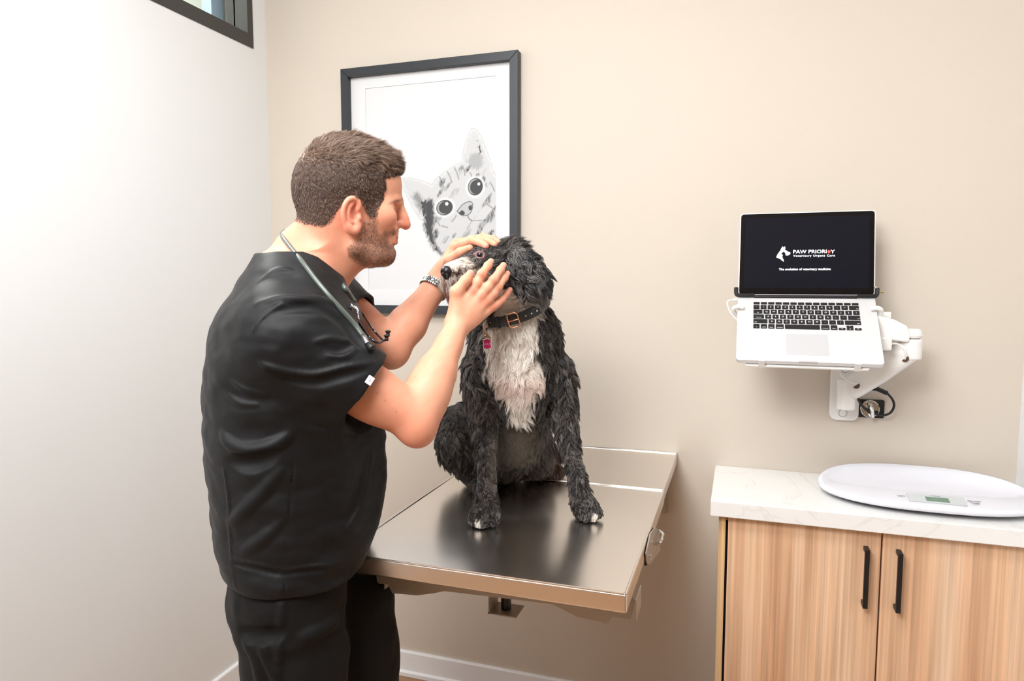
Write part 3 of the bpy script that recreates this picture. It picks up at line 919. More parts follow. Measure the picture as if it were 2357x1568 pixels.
def loft_fn(o, ax_s, ax_l, rows, n=2.4, cap=.02):
    """rows: (z, s_center, half_s, half_l) ascending z, ellipse sections smoothly interpolated"""
    rows = sorted(rows); z = np.array([r[0] for r in rows])
    zz = np.linspace(z[0], z[-1], 160)
    cols = []
    for c in range(1, 4):                                      # smooth (Catmull) resampling
        v = np.array([r[c] for r in rows]); mslope = np.gradient(v, z)
        j = np.clip(np.searchsorted(z, zz) - 1, 0, len(z) - 2)
        hh = z[j + 1] - z[j]; t = (zz - z[j]) / hh
        cols.append((2 * t ** 3 - 3 * t ** 2 + 1) * v[j] + (t ** 3 - 2 * t ** 2 + t) * hh * mslope[j] + (-2 * t ** 3 + 3 * t ** 2) * v[j + 1] + (t ** 3 - t ** 2) * hh * mslope[j + 1])

    def fn(p):
        q = p - o; zc = q[:, 2]
        c = np.interp(zc, zz, cols[0]); a = np.interp(zc, zz, cols[1]); b = np.interp(zc, zz, cols[2])
        s_ = np.abs(q @ ax_s - c) / a; l_ = np.abs(q @ ax_l) / b
        r = (s_ ** n + l_ ** n) ** (1 / n)
        d = (r - 1) * np.minimum(a, b)
        dz = np.maximum(z[0] - zc, zc - z[-1])
        return np.maximum(d, dz)
    R_ = max(max(r[2], r[3]) + abs(r[1]) for r in rows)
    return np.array([o[0] - R_, o[1] - R_, o[2] + z[0]]), np.array([o[0] + R_, o[1] + R_, o[2] + z[-1]]), fn


def blur_noise(p, scale, seed=0):
    """cheap smooth value noise on points"""
    r = np.random.default_rng(seed); o = np.zeros(len(p))
    for i in range(5):
        k = r.normal(size=3) * scale; ph = r.uniform(0, 2 * PI); o += np.sin(p @ k + ph)
    return o / 5


def vnoise(p, scale, seed=0):
    """value noise, 0..1"""
    q = p * scale; i = np.floor(q).astype(np.int64); f = q - i; f = f * f * (3 - 2 * f)

    def hsh(a):
        x = (a[:, 0] * 73856093) ^ (a[:, 1] * 19349663) ^ (a[:, 2] * 83492791) ^ (seed * 2654435761)
        x = (x ^ (x >> 13)) * 1274126177 & 0x7fffffff
        x = (x ^ (x >> 16)) & 0xffff
        return x / 65535.0
    o = np.zeros(len(p))
    for dx in (0, 1):
        for dy in (0, 1):
            for dz in (0, 1):
                w_ = (f[:, 0] if dx else 1 - f[:, 0]) * (f[:, 1] if dy else 1 - f[:, 1]) * (f[:, 2] if dz else 1 - f[:, 2])
                o += w_ * hsh(i + np.array([dx, dy, dz]))
    return o


# ------------------------------------------------------------------ hair and fur
def sample_mesh(V, F, dens, r):
    """random points on quads, dens = points per m2 for each face"""
    a, b, c, d = (V[F[:, i]] for i in range(4))
    ar = .5 * np.linalg.norm(np.cross(c - a, d - b), axis=1)
    n = r.poisson(ar * dens)
    fi = np.repeat(np.arange(len(F)), n)
    u, v = r.random(len(fi))[:, None], r.random(len(fi))[:, None]
    p = (a[fi] * (1 - u) + b[fi] * u) * (1 - v) + (d[fi] * (1 - u) + c[fi] * u) * v
    nn = np.cross(c - a, d - b)[fi]; nn /= np.maximum(np.linalg.norm(nn, axis=1), 1e-12)[:, None]
    return p, nn


def grow(roots, dirs, nrm, length, nseg, r, clump_d, clump_w, curl=0.0, curl_f=1.0, droop=0.0, lift0=.6, jit=.25, wave_scale=60):
    """roots/dirs/normals (N,3), length (N,) -> strands (N, nseg+1, 3) in clumps"""
    N = len(roots)
    ng = max(4, int(N * clump_d)); gi = r.choice(N, min(ng, N), replace=False)
    kd = KDTree(len(gi))
    for j, i in enumerate(gi): kd.insert(roots[i], j)
    kd.balance()
    own = np.array([kd.find(p)[1] for p in roots])

    def strands(ix, jitter):
        d = dirs[ix] + r.normal(size=(len(ix), 3)) * jitter
        d /= np.linalg.norm(d, axis=1)[:, None]
        nn = nrm[ix]; L = length[ix][:, None]
        side = np.cross(nn, d); side /= np.maximum(np.linalg.norm(side, axis=1), 1e-6)[:, None]
        ph = r.uniform(0, 2 * PI, (len(ix), 1)); amp = curl * r.uniform(.4, 1.3, (len(ix), 1)) * L
        cf = curl_f * r.uniform(.7, 1.3, (len(ix), 1))
        pts = [np.zeros((len(ix), 3))]
        cur = np.zeros((len(ix), 3))
        for k in range(nseg):
            t = (k + .5) / nseg
            step = d * 1.0 + nn * lift0 * (1 - t) ** 2 - np.array([0, 0, 1.0]) * droop * t
            step /= np.linalg.norm(step, axis=1)[:, None]
            cur = cur + step * L / nseg
            t1 = (k + 1) / nseg
            wv = side * amp * (np.sin(ph + cf * 2 * PI * t1) - np.sin(ph)) + nn * amp * .6 * (np.cos(ph + cf * 2 * PI * t1) - np.cos(ph))
            pts.append(cur + wv)
        return np.stack(pts, 1)
    G = strands(gi, jit * .8)
    S_ = strands(np.arange(N), jit)
    t = np.linspace(0, 1, nseg + 1)[None, :, None]
    offs = (roots - roots[gi][own])[:, None, :]
    Gs = G[own] * (length / length[gi][own])[:, None, None] - offs * (t ** 1.0) * .85
    w_ = clump_w * np.minimum(1, t * 1.6)
    global LAST_CLUMP
    LAST_CLUMP = own
    return roots[:, None, :] + S_ * (1 - w_) + Gs * w_


def hair_obj(name, strands, rad, cols, mt, parent):
    """strands (N,K,3) as one hair-curves object; rad at root; cols (N,3)"""
    N, K, _ = strands.shape
    hc = bpy.data.hair_curves.new(name); hc.add_curves([K] * N)
    hc.attributes['position'].data.foreach_set('vector', strands.astype(np.float32).ravel())
    ra = hc.attributes.new('radius', 'FLOAT', 'POINT')
    taper = 1 - .8 * np.linspace(0, 1, K) ** 2
    rr = (np.broadcast_to(np.asarray(rad, float), (N,))[:, None] * taper[None]).astype(np.float32)
    ra.data.foreach_set('value', rr.ravel())
    ca = hc.attributes.new('col', 'FLOAT_COLOR', 'CURVE')
    c4 = np.ones((N, 4), np.float32); c4[:, :3] = cols
    ca.data.foreach_set('color', c4.ravel())
    hc.materials.append(mt)
    o = bpy.data.objects.new(name, hc); C.objects.link(o)
    if parent is not None:
        o.parent = parent; o.matrix_parent_inverse = Matrix.Translation(-Vector(parent.location))
    return o


def linc(c): return np.array(lin(c)[:3])


def poly_sd(x, y, poly):
    d = np.full(len(x), 9.0); ins = np.zeros(len(x), bool)
    n = len(poly)
    for i in range(n):
        ax, ay = poly[i]; bx_, by = poly[(i + 1) % n]
        ex, ey = bx_ - ax, by - ay; t = np.clip(((x - ax) * ex + (y - ay) * ey) / (ex * ex + ey * ey), 0, 1)
        d = np.minimum(d, np.hypot(x - ax - t * ex, y - ay - t * ey))
        c = ((ay > y) != (by > y)) & (x < (bx_ - ax) * (y - ay) / (by - ay + 1e-12) + ax)
        ins ^= c
    return np.where(ins, -d, d)


# ================================================================== the vet
AT, AH = math.radians(18), math.radians(20)
KT = 1.43 / FPX; KH = 1.42 / FPX
TS = math.cos(AT) * CR + math.sin(AT) * FH; TL = -math.sin(AT) * CR + math.cos(AT) * FH
HS = math.cos(AH) * CR + math.sin(AH) * FH; HL_ = -math.sin(AH) * CR + math.cos(AH) * FH


def hp(px, py, lat=0.0):          # head point: sagittal plane position, lat + = far side
    return P(px, py, 1.42) + FH * math.tan(AH) * (px - 800) * KH + HL_ * lat


def hq(px, py, lat):              # point seen at (px, py) that lies lat to the side of the head's middle plane (near side negative)
    o = hp(800, 450); r = ray(px, py) / FPX
    return CAM + r * ((lat - (CAM - o) @ HL_) / (r @ HL_))


def pair(px, py, lat):            # a feature of the near side and its mirror image on the far side
    a = hq(px, py, -lat); return a, a + HL_ * 2 * lat


def photo_xy(p):                  # head-surface coordinates: far side folded onto the near side, as seen in profile
    l = (p - hp(800, 450)) @ HL_
    q = p - HL_[None] * (2 * np.maximum(l, 0))[:, None] - CAM
    z = q @ CF
    return CX + FPX * (q @ CR) / z, CY - FPX * (q @ CU) / z, l


HA = np.array([HS, HL_, CU])      # head axes
TA = np.array([TS, TL, UP])
# --- key joints
SH, EL, WR = P(662, 782, 1.258), P(955, 966, 1.32), P(1050, 757, 1.45)
SHF, ELF, WRF = P(735, 668, 1.61), P(899, 800, 1.55), P(1008, 652, 1.63)
TROWS_PX = [(1395, 525, 790, .194), (1330, 518, 805, .193), (1250, 508, 846, .192), (1150, 499, 872, .192), (1050, 494, 879, .192), (950, 492, 874, .196), (850, 496, 862, .200), (780, 506, 848, .202), (720, 523, 832, .196),
            (670, 556, 812, .176), (620, 588, 788, .130), (585, 608, 768, .085)]


def trows(sh, low=0.0):
    out = []
    sh0 = sh
    for py, xb, xf, hl in TROWS_PX:
        sh = sh0 + low * min(1, max(0, (py - 600) / 120))
        hw = (xf - xb) / 2 * KT; a = math.sqrt(max(hw * hw - (hl * math.sin(AT)) ** 2 * .8, .002)) / math.cos(AT)
        out.append((P(690, py, 1.43)[2], ((xb + xf) / 2 - 690) * KT / math.cos(AT), max(a - sh, .03), max(hl - sh, .03)))
    return out


TO = P(690, 1000, 1.43); TO = np.array([TO[0], TO[1], 0.0])

TABLE_LO, TABLE_HI = np.array([TX0 - .004, TY0 - .004, TZ - .075]), np.array([TX1 + .1, YB, TZ + .004])


def table_cut(S_):
    c = (TABLE_LO + TABLE_HI) / 2; S_.box(c, (TABLE_HI - TABLE_LO) / 2, None, .004, 's', .012)


# ---------------------------------------------------------------- body (skin), one continuous surface
body = SDF()
R_NAILS, R_KNUCK = [], []


def build_head(S):
    S.ell(hp(800, 415), (.100, .073, .086), HA, 'u', .02)
    S.ell(hp(742, 452), (.050, .060, .062), HA, 'u', .03)
    S.ell(hp(858, 428), (.056, .054, .066), HA, 'u', .02)
    for s in (-1, 1):
        S.ell(hp(790, 455, s * .040), (.066, .034, .070), HA, 'u', .03)
    S.ell(hp(850, 515), (.047, .050, .078), HA, 'u', .03)
    S.ell(hp(822, 545), (.040, .046, .046), HA, 'u', .03)
    S.ell(hp(878, 545), (.022, .030, .042), HA, 'u', .02)
    J0, J1, J2 = pair(822, 572, .056), pair(856, 592, .038), pair(882, 594, .016)
    CB, B0, B1, B2 = pair(884, 500, .046), pair(917, 460, .006), pair(905, 463, .026), pair(890, 468, .044)
    SO, EB = pair(912, 480, .029), pair(902, 481, .030)
    U0, U1, U2 = pair(914, 479, .021), pair(909, 477.5, .031), pair(899, 480, .042)
    D0, D1, D2 = pair(911, 487, .023), pair(906, 490, .031), pair(899, 487, .040)
    NW, NH, M1, M2 = pair(919, 517, .0130), pair(922, 526, .0075), pair(903, 550, .012), pair(896, 551, .024)
    NF = pair(902, 515, .024)
    for i in (0, 1):
        S.cap(J0[i], J1[i], .012, .012, 'u', .03); S.cap(J1[i], J2[i], .012, .013, 'u', .025)
        S.ell(CB[i], (.024, .018, .020), HA, 'u', .025)
        S.cap(B0[i], B1[i], .0075, .0075, 'u', .012); S.cap(B1[i], B2[i], .0075, .0065, 'u', .016)
    S.ell(hp(880, 585), (.018, .022, .015), HA, 'u', .018)
    S.chain([hp(914, 468), hp(918, 486), hp(923, 504), hp(926, 514)], [.0058, .0068, .0080, .0088], 'u', .014)
    S.ell(hp(927.5, 515), (.0085, .0092, .0078), HA, 'u', .006)
    for i in (0, 1):
        S.ell(SO[i], (.011, .0135, .0085), HA, 's', .014)
        S.ell(EB[i] - HS * .0052, (.0128, .0128, .0122), HA, 'u', .004)
        S.chain([U0[i], U1[i], U2[i]], [.0010, .0013, .0009], 's', .003)
        S.chain([D0[i], D1[i], D2[i]], [.0009, .0012, .0009], 's', .004)
        S.ell(NW[i], (.0110, .0058, .0072), HA, 'u', .006)
        S.ell(NH[i], (.0050, .0032, .0026), HA, 's', .002)
        S.ell(NF[i], (.004, .006, .014), HA, 's', .014)
    S.ell(hp(900, 533), (.0085, .017, .010), HA, 'u', .010)
    UL = [hp(902, 546)], [hp(900, 556)]
    for i in (0, 1):
        S.chain([hp(902.5, 546), M1[i] - HS * .005 + CU * .003, M2[i] - HS * .004], [.0060, .0056, .0034], 'u', .005)
        S.chain([hp(901, 556), M1[i] - HS * .007 - CU * .005, M2[i] - HS * .005 - CU * .002], [.0066, .0060, .0034], 'u', .005)
        S.chain([hp(910, 551), M1[i] + HS * .001, M2[i] + HS * .001], [.0014, .0014, .001], 's', .004)
    S.ell(hp(901, 568), (.005, .016, .004), HA, 's', .008)
    # neck and trapezius
    S.cap(hp(768, 520), P(718, 640, 1.43), .057, .066, 'u', .035)
    S.cap(hp(806, 590), P(752, 652, 1.43), .030, .034, 'u', .03)
    S.cap(P(690, 590, 1.43), P(650, 715, 1.32), .045, .048, 'u', .05)
    S.cap(P(700, 590, 1.43), P(735, 660, 1.58), .045, .055, 'u', .05)


def build_ear(S, side):
    i = 0 if side < 0 else 1

    def e(px, py, out=0.0): return pair(px, py, .0715 + out)[i]
    ax = np.array([unit(HS * .96 + HL_ * side * -.28), unit(HL_ * .96 + HS * side * .28), CU])
    S.cap(e(815, 475, -.004), e(815, 515, -.006), .013, .010, 'u', .008)
    S.ell(e(808, 493, .006), (.0175, .0050, .0330), ax, 'u', .006)
    S.ell(e(820, 500, .0120), (.0075, .0075, .0120), HA, 's', .006)
    S.ell(e(812, 480, .0120), (.0085, .0040, .0120), ax, 's', .006)
    rim = catmull([e(823, 486, .006), e(827, 473, .008), e(822, 461, .010), e(813, 456.5, .013), e(802, 460, .016), e(793, 473, .0185), e(789.5, 491, .0185), e(792, 508, .0165), e(799, 521, .0130)], 5)
    S.chain(rim, [.0034] + [.0042] * (len(rim) - 2) + [.004], 'u', .003)
    lob = catmull([e(798, 520, .013), e(806, 530, .009), e(815, 532, .006), e(821, 525, .004), e(822, 512, .002)], 4)
    S.chain(lob, [.0045] + [.0062] * (len(lob) - 2) + [.004], 'u', .006)
    ant = catmull([e(812, 467, .0105), e(804, 477, .0135), e(801, 493, .014), e(804, 508, .012), e(813, 514, .009)], 4)
    S.chain(ant, .0030, 'u', .004)
    S.chain([e(827, 493, .004), e(826, 503, .0065), e(822, 510, .007)], [.0036, .0046, .0034], 'u', .005)


def finger(S, pts, rs, nail=True, k=.004, up=None):
    pts = [np.asarray(p) for p in pts]
    for i in range(len(pts) - 1):
        a, b = pts[i], pts[i + 1]
        S.cap(a, b, rs[i], rs[i + 1], 'u', k)
        mid = (a + b) / 2
        if i == 0: S.ell(mid - unit(np.array([0, 0, 1.])) * 0, (rs[i] * .98,) * 3, None, 'u', .006)
    for i in (1, 2):
        if i < len(pts) - 1:
            S.ell(pts[i], (rs[i] * 1.06,) * 3, None, 'u', .004); R_KNUCK.append((pts[i], .011))


build_head(body); build_ear(body, -1); build_ear(body, 1)
# torso under the scrubs, pelvis and legs
lo, hi, fn = loft_fn(TO, TS, TL, trows(.014, .026), 2.3)
body.add(lo, hi, fn, 'u', .03)
LEGS = [(P(672, 1400, 1.368), -.10), (P(812, 1400, 1.55), .10)]
for (hpnt, _s) in LEGS:
    kn = hpnt + np.array([0.02, .01, -.36]); ft = np.array([kn[0] - .02, kn[1], .09])
    body.cap(hpnt + (0, 0, .02), kn, .085, .060, 'u', .03); body.cap(kn, ft, .060, .040, 'u', .03)
    body.cap(ft, ft + TS * .10 - UP * .04, .042, .034, 'u', .03)
# arms
fa = unit(WR - EL); side = unit(np.cross(fa, CF))
body.cap(SH, EL, .062, .0425, 'u', .012)
ua = unit(EL - SH); ub = unit(np.cross(ua, UP)); uc = np.cross(ub, ua)
body.ell(SH + (EL - SH) * .62 - UP * .004, (.09, .047, .053), np.array([ua, ub, uc]), 'u', .012)
fb = unit(np.cross(fa, unit(np.cross(fa, ua)))); fA = np.array([fa, fb, np.cross(fa, fb)])
body.cap(EL, EL + (WR - EL) * .5, .0415, .0385, 'u', .012)
body.ell(EL + (WR - EL) * .24, (.085, .0475, .043), fA, 'u', .015)
body.cap(EL + (WR - EL) * .5, WR - fa * .045, .0385, .0275, 'u', .012)
body.cap(WR - fa * .05, WR, .0272, .0255, 'u', .012)
body.ell(EL + ua * .016 - fa * .020, (.027, .027, .027), None, 'u', .025)
ff = unit(WRF - ELF)
body.cap(SHF, ELF, .058, .042, 'u', .012); body.cap(ELF, ELF + (WRF - ELF) * .35, .042, .043, 'u', .014); body.cap(ELF + (WRF - ELF) * .35, WRF - ff * .03, .043, .029, 'u', .012); body.cap(WRF - ff * .03, WRF, .029, .027, 'u', .01)
body.ell(ELF + np.array([0, 0, -.014]), (.034, .032, .032), None, 'u', .02)
body.cap(WRF, WRF + ff * .02, .027, .025, 'u', .02)

# right hand (nearest): back of the hand to us, fingers fanned on the dog's cheek
hand = SDF()
MC = {'i': P(1088, 671, 1.468), 'm': P(1108, 680, 1.470), 'r': P(1123, 691, 1.476), 'p': P(1134, 706, 1.486)}
for q, r0, r1 in (('i', .0150, .0125), ('m', .0150, .0125), ('r', .0145, .0118), ('p', .0140, .0108)):
    st = WR + (MC[q] - np.mean(list(MC.values()), 0)) * .45 + fa * .008
    for S in (body, hand): S.cap(st, MC[q], r0 + .001, r1 - .0012, 'u', .008)
    R_KNUCK.append((MC[q] - CF * .008, .014))
for S in (body, hand):
    S.ell(P(1080, 714, 1.470), (.026, .032, .014), np.array([CR, CU, CF]), 'u', .012)
    finger(S, [MC['i'], P(1109, 631, 1.470), P(1123, 612, 1.482), P(1130, 602, 1.492)], [.0110, .0092, .0082, .0072])
    finger(S, [MC['m'], P(1136, 645, 1.472), P(1152, 622, 1.486), P(1159, 611, 1.496)], [.0112, .0093, .0083, .0073])
    finger(S, [MC['r'], P(1147, 661, 1.480), P(1161, 640, 1.492), P(1168, 630, 1.502)], [.0105, .0087, .0077, .0068])
    finger(S, [MC['p'], P(1155, 690, 1.496), P(1166, 677, 1.506), P(1174, 667, 1.514)], [.0092, .0076, .0067, .0060])
    S.cap(WR + fa * .016 - side * .0 + (P(1040, 700, 1.45) - P(1050, 700, 1.45)), P(1050, 672, 1.452), .0155, .0130, 'u', .016)
    S.cap(P(1050, 672, 1.452), P(1071, 646, 1.455), .0128, .0105, 'u', .008)
    S.cap(P(1071, 646, 1.455), P(1083, 629, 1.466), .0105, .0080, 'u', .006)
R_NAILS += [(P(1130.5, 601, 1.486), .0062), (P(1160.5, 609.5, 1.489), .0064), (P(1169.5, 629, 1.496), .006), (P(1174.5, 665, 1.508), .0056), (P(1083, 628, 1.459), .0068)]
# left hand (behind the muzzle), thumb and fingers opening the eyelids
LM = {'i': P(1046, 571, 1.625), 'm': P(1052, 563, 1.645), 'r': P(1058, 560, 1.662), 'p': P(1063, 563, 1.680)}
for q, r0, r1 in (('i', .018, .0130), ('m', .018, .0128), ('r', .017, .0122), ('p', .016, .011)):
    st = WRF + ff * .02 + (LM[q] - np.mean(list(LM.values()), 0)) * .5
    for S in (body, hand): S.cap(st, LM[q], r0, r1, 'u', .020)
for S in (body, hand):
    finger(S, [LM['i'], P(1088, 554, 1.585), P(1108, 560, 1.562), P(1118, 567, 1.553)], [.0122, .0100, .0090, .0080])
    finger(S, [LM['m'], P(1104, 550, 1.600), P(1127, 556, 1.578), P(1138, 563, 1.568)], [.0122, .0098, .0086, .0076])
    finger(S, [LM['r'], P(1114, 546, 1.620), P(1137, 551, 1.598), P(1146, 557, 1.590)], [.0115, .0090, .0078, .0070])
    finger(S, [LM['p'], P(1108, 552, 1.655), P(1128, 556, 1.640), P(1138, 561, 1.632)], [.0100, .0080, .0070, .0062])
    S.cap(WRF + ff * .035 - CF * .012, P(1036, 600, 1.592), .019, .0135, 'u', .022)
    S.cap(P(1036, 600, 1.592), P(1060, 581, 1.570), .0128, .0108, 'u', .008)
    S.cap(P(1060, 581, 1.570), P(1081, 571, 1.556), .0106, .0082, 'u', .006)
R_NAILS += [(P(1083, 568, 1.548), .006), (P(1119, 566, 1.546), .006)]
R_NAILS = [(q, .0058) for q in hand.hit([(1131, 603), (1160, 613), (1169, 631), (1174, 667), (1083, 629), (1119, 567)], 1.3, 1.8)]
R_KNUCK += [(q, .012) for q in hand.hit([(1087, 672), (1107, 690), (1122, 700), (1134, 712), (1109, 632), (1137, 646), (1148, 661)], 1.3, 1.8)]
table_cut(body)

BV, BF_ = body.mesh(.0021)
# --- pigment of the skin
def sph(p, c, r, soft=.5): return np.clip((1 - np.linalg.norm(p - c, axis=1) / r) / soft, 0, 1)[:, None]


def skin_cols(p):
    base = linc((226, 164, 134)); red = linc((214, 124, 100)); lip = linc((196, 112, 100)); hairc = linc((74, 56, 46))
    c = np.repeat(base[None], len(p), 0)
    n = (.5 + .3 * blur_noise(p, 60, 3) + .35 * blur_noise(p, 230, 4))[:, None] * .42
    c = c * (1 - n * .6) + red * n * .6
    def mix(w_, col):
        nonlocal c
        c = c * (1 - w_) + col * w_
    for q, r in R_KNUCK: mix(sph(p, q, r, .8) * .55, red)
    mix(sph(p, EL - fa * .02, .07, .8) * .5, red)
    mix(sph(p, SH + (EL - SH) * .75, .09, .9) * .35, red)
    for q in pair(806, 495, .085): mix(sph(p, q, .045, .5) * .5, linc((222, 122, 102)))
    mix(sph(p, hp(926, 515), .026, .6) * .55, linc((216, 118, 96)))
    for q in pair(890, 508, .045): mix(sph(p, q, .035, .8) * .35, red)
    mix(sph(p, P(690, 570, 1.37), .09, .8) * .5, red)
    for q, r in R_NAILS: mix(sph(p, q, r, .25) * .8, linc((220, 150, 142)))
    x_, y_, l_ = photo_xy(p); l_ = np.abs(l_)
    head = (np.linalg.norm(p - hp(810, 460), axis=1) < .20)

    def smooth(x, a, b): return np.clip((x - a) / (b - a), 0, 1)
    lipm = head * smooth(9 - np.abs(y_ - 551), 0, 3) * smooth(x_, 894, 898) * (l_ < .026)
    mix(lipm[:, None] * .7, lip)
    BEARD = [(848, 484), (864, 484), (866, 510), (866, 526), (872, 538), (882, 536), (892, 530), (914, 527), (912, 536), (900, 541), (893, 552), (896, 562), (906, 564), (910, 606), (884, 610), (848, 612), (824, 604), (806, 588), (802, 572), (818, 552), (832, 526), (842, 505)]
    bd = np.clip(.5 - (poly_sd(x_, y_, BEARD) + blur_noise(p, 160, 5) * 5) / 13, 0, 1) * head * (1 - lipm)
    bd *= .55 + .45 * np.clip((y_ - 520) / 50, 0, 1)
    global BEARD_W
    BEARD_W = bd
    mix((bd * .42)[:, None], hairc)
    brow = head * np.exp(-((y_ - (468 - (x_ - 898) * .30)) / 3.0) ** 2) * smooth(x_, 890, 900) * (l_ > .008) * (y_ < 474)
    mix((brow * .6)[:, None], linc((96, 66, 50)))
    lash = head * np.exp(-((y_ - 480.5) / 1.5) ** 2) * smooth(x_, 896, 902) * (l_ > .016) * (l_ < .046)
    mix((lash * .75)[:, None], linc((62, 40, 34)))
    mix((scalp(p) * .75)[:, None], hairc)
    for m_, r in MOLES: mix(sph(p, m_, r, .5) * .6, linc((170, 100, 76)))
    return c


HAIRLINE = [(668, 500), (683, 507), (712, 516), (738, 520), (756, 514), (768, 497), (780, 478), (790, 466), (800, 458), (815, 452), (830, 458), (838, 474), (843, 490), (852, 500), (864, 498), (868, 482), (880, 458), (886, 436), (886, 408), (900, 402), (925, 398), (960, 380), (930, 250), (640, 250)]


def scalp_t(p):
    return photo_xy(p)


def scalp(p):
    """0..1 where the hair grows"""
    x_, y_, l_ = photo_xy(p)
    ok = (np.linalg.norm(p - hp(800, 430), axis=1) < .16)
    sd = poly_sd(x_, y_, HAIRLINE) + blur_noise(p, 220, 15) * 3
    ear = (np.abs(l_) > .0755) & (((x_ - 808) / 23) ** 2 + ((y_ - 494) / 43) ** 2 < 1)
    return np.clip(.5 - sd / 15, 0, 1) * ok * (1 - ear)


MOLES = [np.array(x) for x in body.hit([(868, 905), (912, 948), (886, 922), (850, 972), (818, 978), (1055, 822), (955, 868)], .8, 1.9)]
MOLES = [(q, .0022) for q in MOLES]
# faces hidden deep inside the clothes keep the body closed, so everything is kept
M_skin = mat('skin', rough=.48, spec=.35, attr='col', sss=(.12, (1.0, .35, .2), .012), bump=(420, .12, .0006))
man = mesh_obj('person', BV, BF_, M_skin, None, True, skin_cols(BV))
tag(man, 'bearded person in black scrubs standing at the table, both hands holding the dog\'s head', 'person')

# ---------------------------------------------------------------- scrub top
top = SDF()
lo, hi, fn = loft_fn(TO, TS, TL, trows(-.004), 2.3)
top.add(lo, hi, fn, 'u', .03)
top.cap(P(690, 598, 1.43), P(655, 722, 1.30), .046, .060, 'u', .03)
top.cap(P(708, 596, 1.43), P(738, 668, 1.585), .048, .062, 'u', .05)
top.ell(P(645, 770, 1.30), (.062, .065, .08), None, 'u', .04)


def sleeve(S, a, b, t1, r0, r1, rin, flare=.0):
    d_ = unit(b - a); e = a + (b - a) * t1
    Lq = np.linalg.norm(e - a)

    def fn(p):
        t = ((p - a) @ d_); tc_ = np.clip(t / Lq, 0, 1)
        r = np.linalg.norm(p - a - d_ * np.clip(t, 0, Lq * 1.3)[:, None], axis=1)
        return np.maximum(r - (r0 + (r1 - r0) * tc_), t - Lq)
    R_ = max(r0, r1) + .02
    S.add(np.minimum(a, e) - R_, np.maximum(a, e) + R_, fn, 'u', .04)
    return e, d_


e1_, d1_ = sleeve(top, SH, EL - np.array([0, 0, .006]), .575, .088, .0790, .062)
e2_, d2_ = sleeve(top, SHF, ELF, .50, .074, .066, .056)
# loose fabric hanging under the arm
top.cap(P(640, 860, 1.29), P(760, 925, 1.31), .055, .030, 'u', .05)
top.add(TO - 3, TO + 3, lambda p: (vnoise(p * np.array([1, 1, 2.0]), 17, 3) - .5) * .0065 + (vnoise(p * np.array([1, 1, 1.6]), 44, 6) - .5) * .0022, 'd', .001)
base_top = SDF(); base_top.pr = list(top.pr)


def fold(pts, r, h, valley=False, kk=.012, smooth_n=4):
    h = h * .34; r = r * (.7 if valley else .45); kk = kk * .6
    q = base_top.hit(pts, .8, 2.0); nr = base_top.normal(q)
    if valley:
        c = q + nr * (r - h)
        rs = [r * .35] + [r] * (len(pts) - 2) + [r * .35]
        top.chain(list(c), rs, 's', kk, smooth_n)
    else:
        c = q - nr * (r - h)
        rs = [r * .45] + [r] * (len(pts) - 2) + [r * .45]
        top.chain(list(c), rs, 'u', kk, smooth_n)


fold([(600, 838), (625, 848), (662, 857), (725, 864), (795, 850), (858, 834)], .013, .0075)
fold([(610, 850), (662, 872), (725, 880), (790, 866), (850, 850)], .014, .005, True)
fold([(728, 786), (762, 780), (805, 786)], .008, .005)
fold([(755, 820), (798, 819), (822, 800)], .008, .005)
fold([(740, 800), (780, 806), (812, 792)], .010, .005, True)
fold([(645, 718), (692, 706), (739, 712), (788, 742), (818, 780), (848, 812)], .014, .008, True, .016)
fold([(590, 700), (640, 688), (692, 686), (745, 692), (792, 718), (824, 756)], .013, .007)
fold([(596, 648), (640, 622), (668, 622)], .012, .005)
fold([(583, 762), (600, 735), (628, 712), (650, 700)], .0035, .0022)
fold([(537, 880), (566, 898), (613, 908)], .010, .006)
fold([(520, 906), (553, 928), (592, 932)], .010, .006)
fold([(512, 1000), (530, 1022), (563, 1038), (598, 1036), (632, 1024), (668, 1002)], .017, .012, False, .02)
fold([(520, 1060), (560, 1066), (600, 1060), (640, 1044)], .018, .008, True, .02)

fold([(528, 1205), (560, 1175), (602, 1135), (645, 1085)], .018, .008, False, .02)
fold([(560, 1270), (600, 1245), (650, 1200)], .018, .006, False, .02)
fold([(534, 1288), (589, 1301), (652, 1314)], .0045, .003)
fold([(662, 1312), (712, 1307), (756, 1302)], .0045, .003)
fold([(534, 1296), (589, 1309), (652, 1322)], .006, .003, True)
fold([(662, 1320), (712, 1315), (756, 1310)], .006, .003, True)
fold([(681, 1010), (670, 1140), (659, 1253), (656, 1388)], .0022, .0016, True, .003, 6)
fold([(515, 1080), (526, 1145), (531, 1250), (541, 1348)], .006, .004, False, .008, 6)
fold([(800, 1220), (835, 1160), (850, 1100), (858, 1040)], .010, .006, False, .012)
fold([(775, 1235), (812, 1165), (832, 1095), (845, 1035)], .012, .006, True, .014)
fold([(700, 985), (760, 1000), (820, 1010)], .012, .005)
fold([(560, 1355), (600, 1372), (660, 1379), (725, 1370), (765, 1345)], .0022, .0014, True, .003)
# openings: hem, sleeves, neckline
hz = P(660, 1390, 1.245)[2]
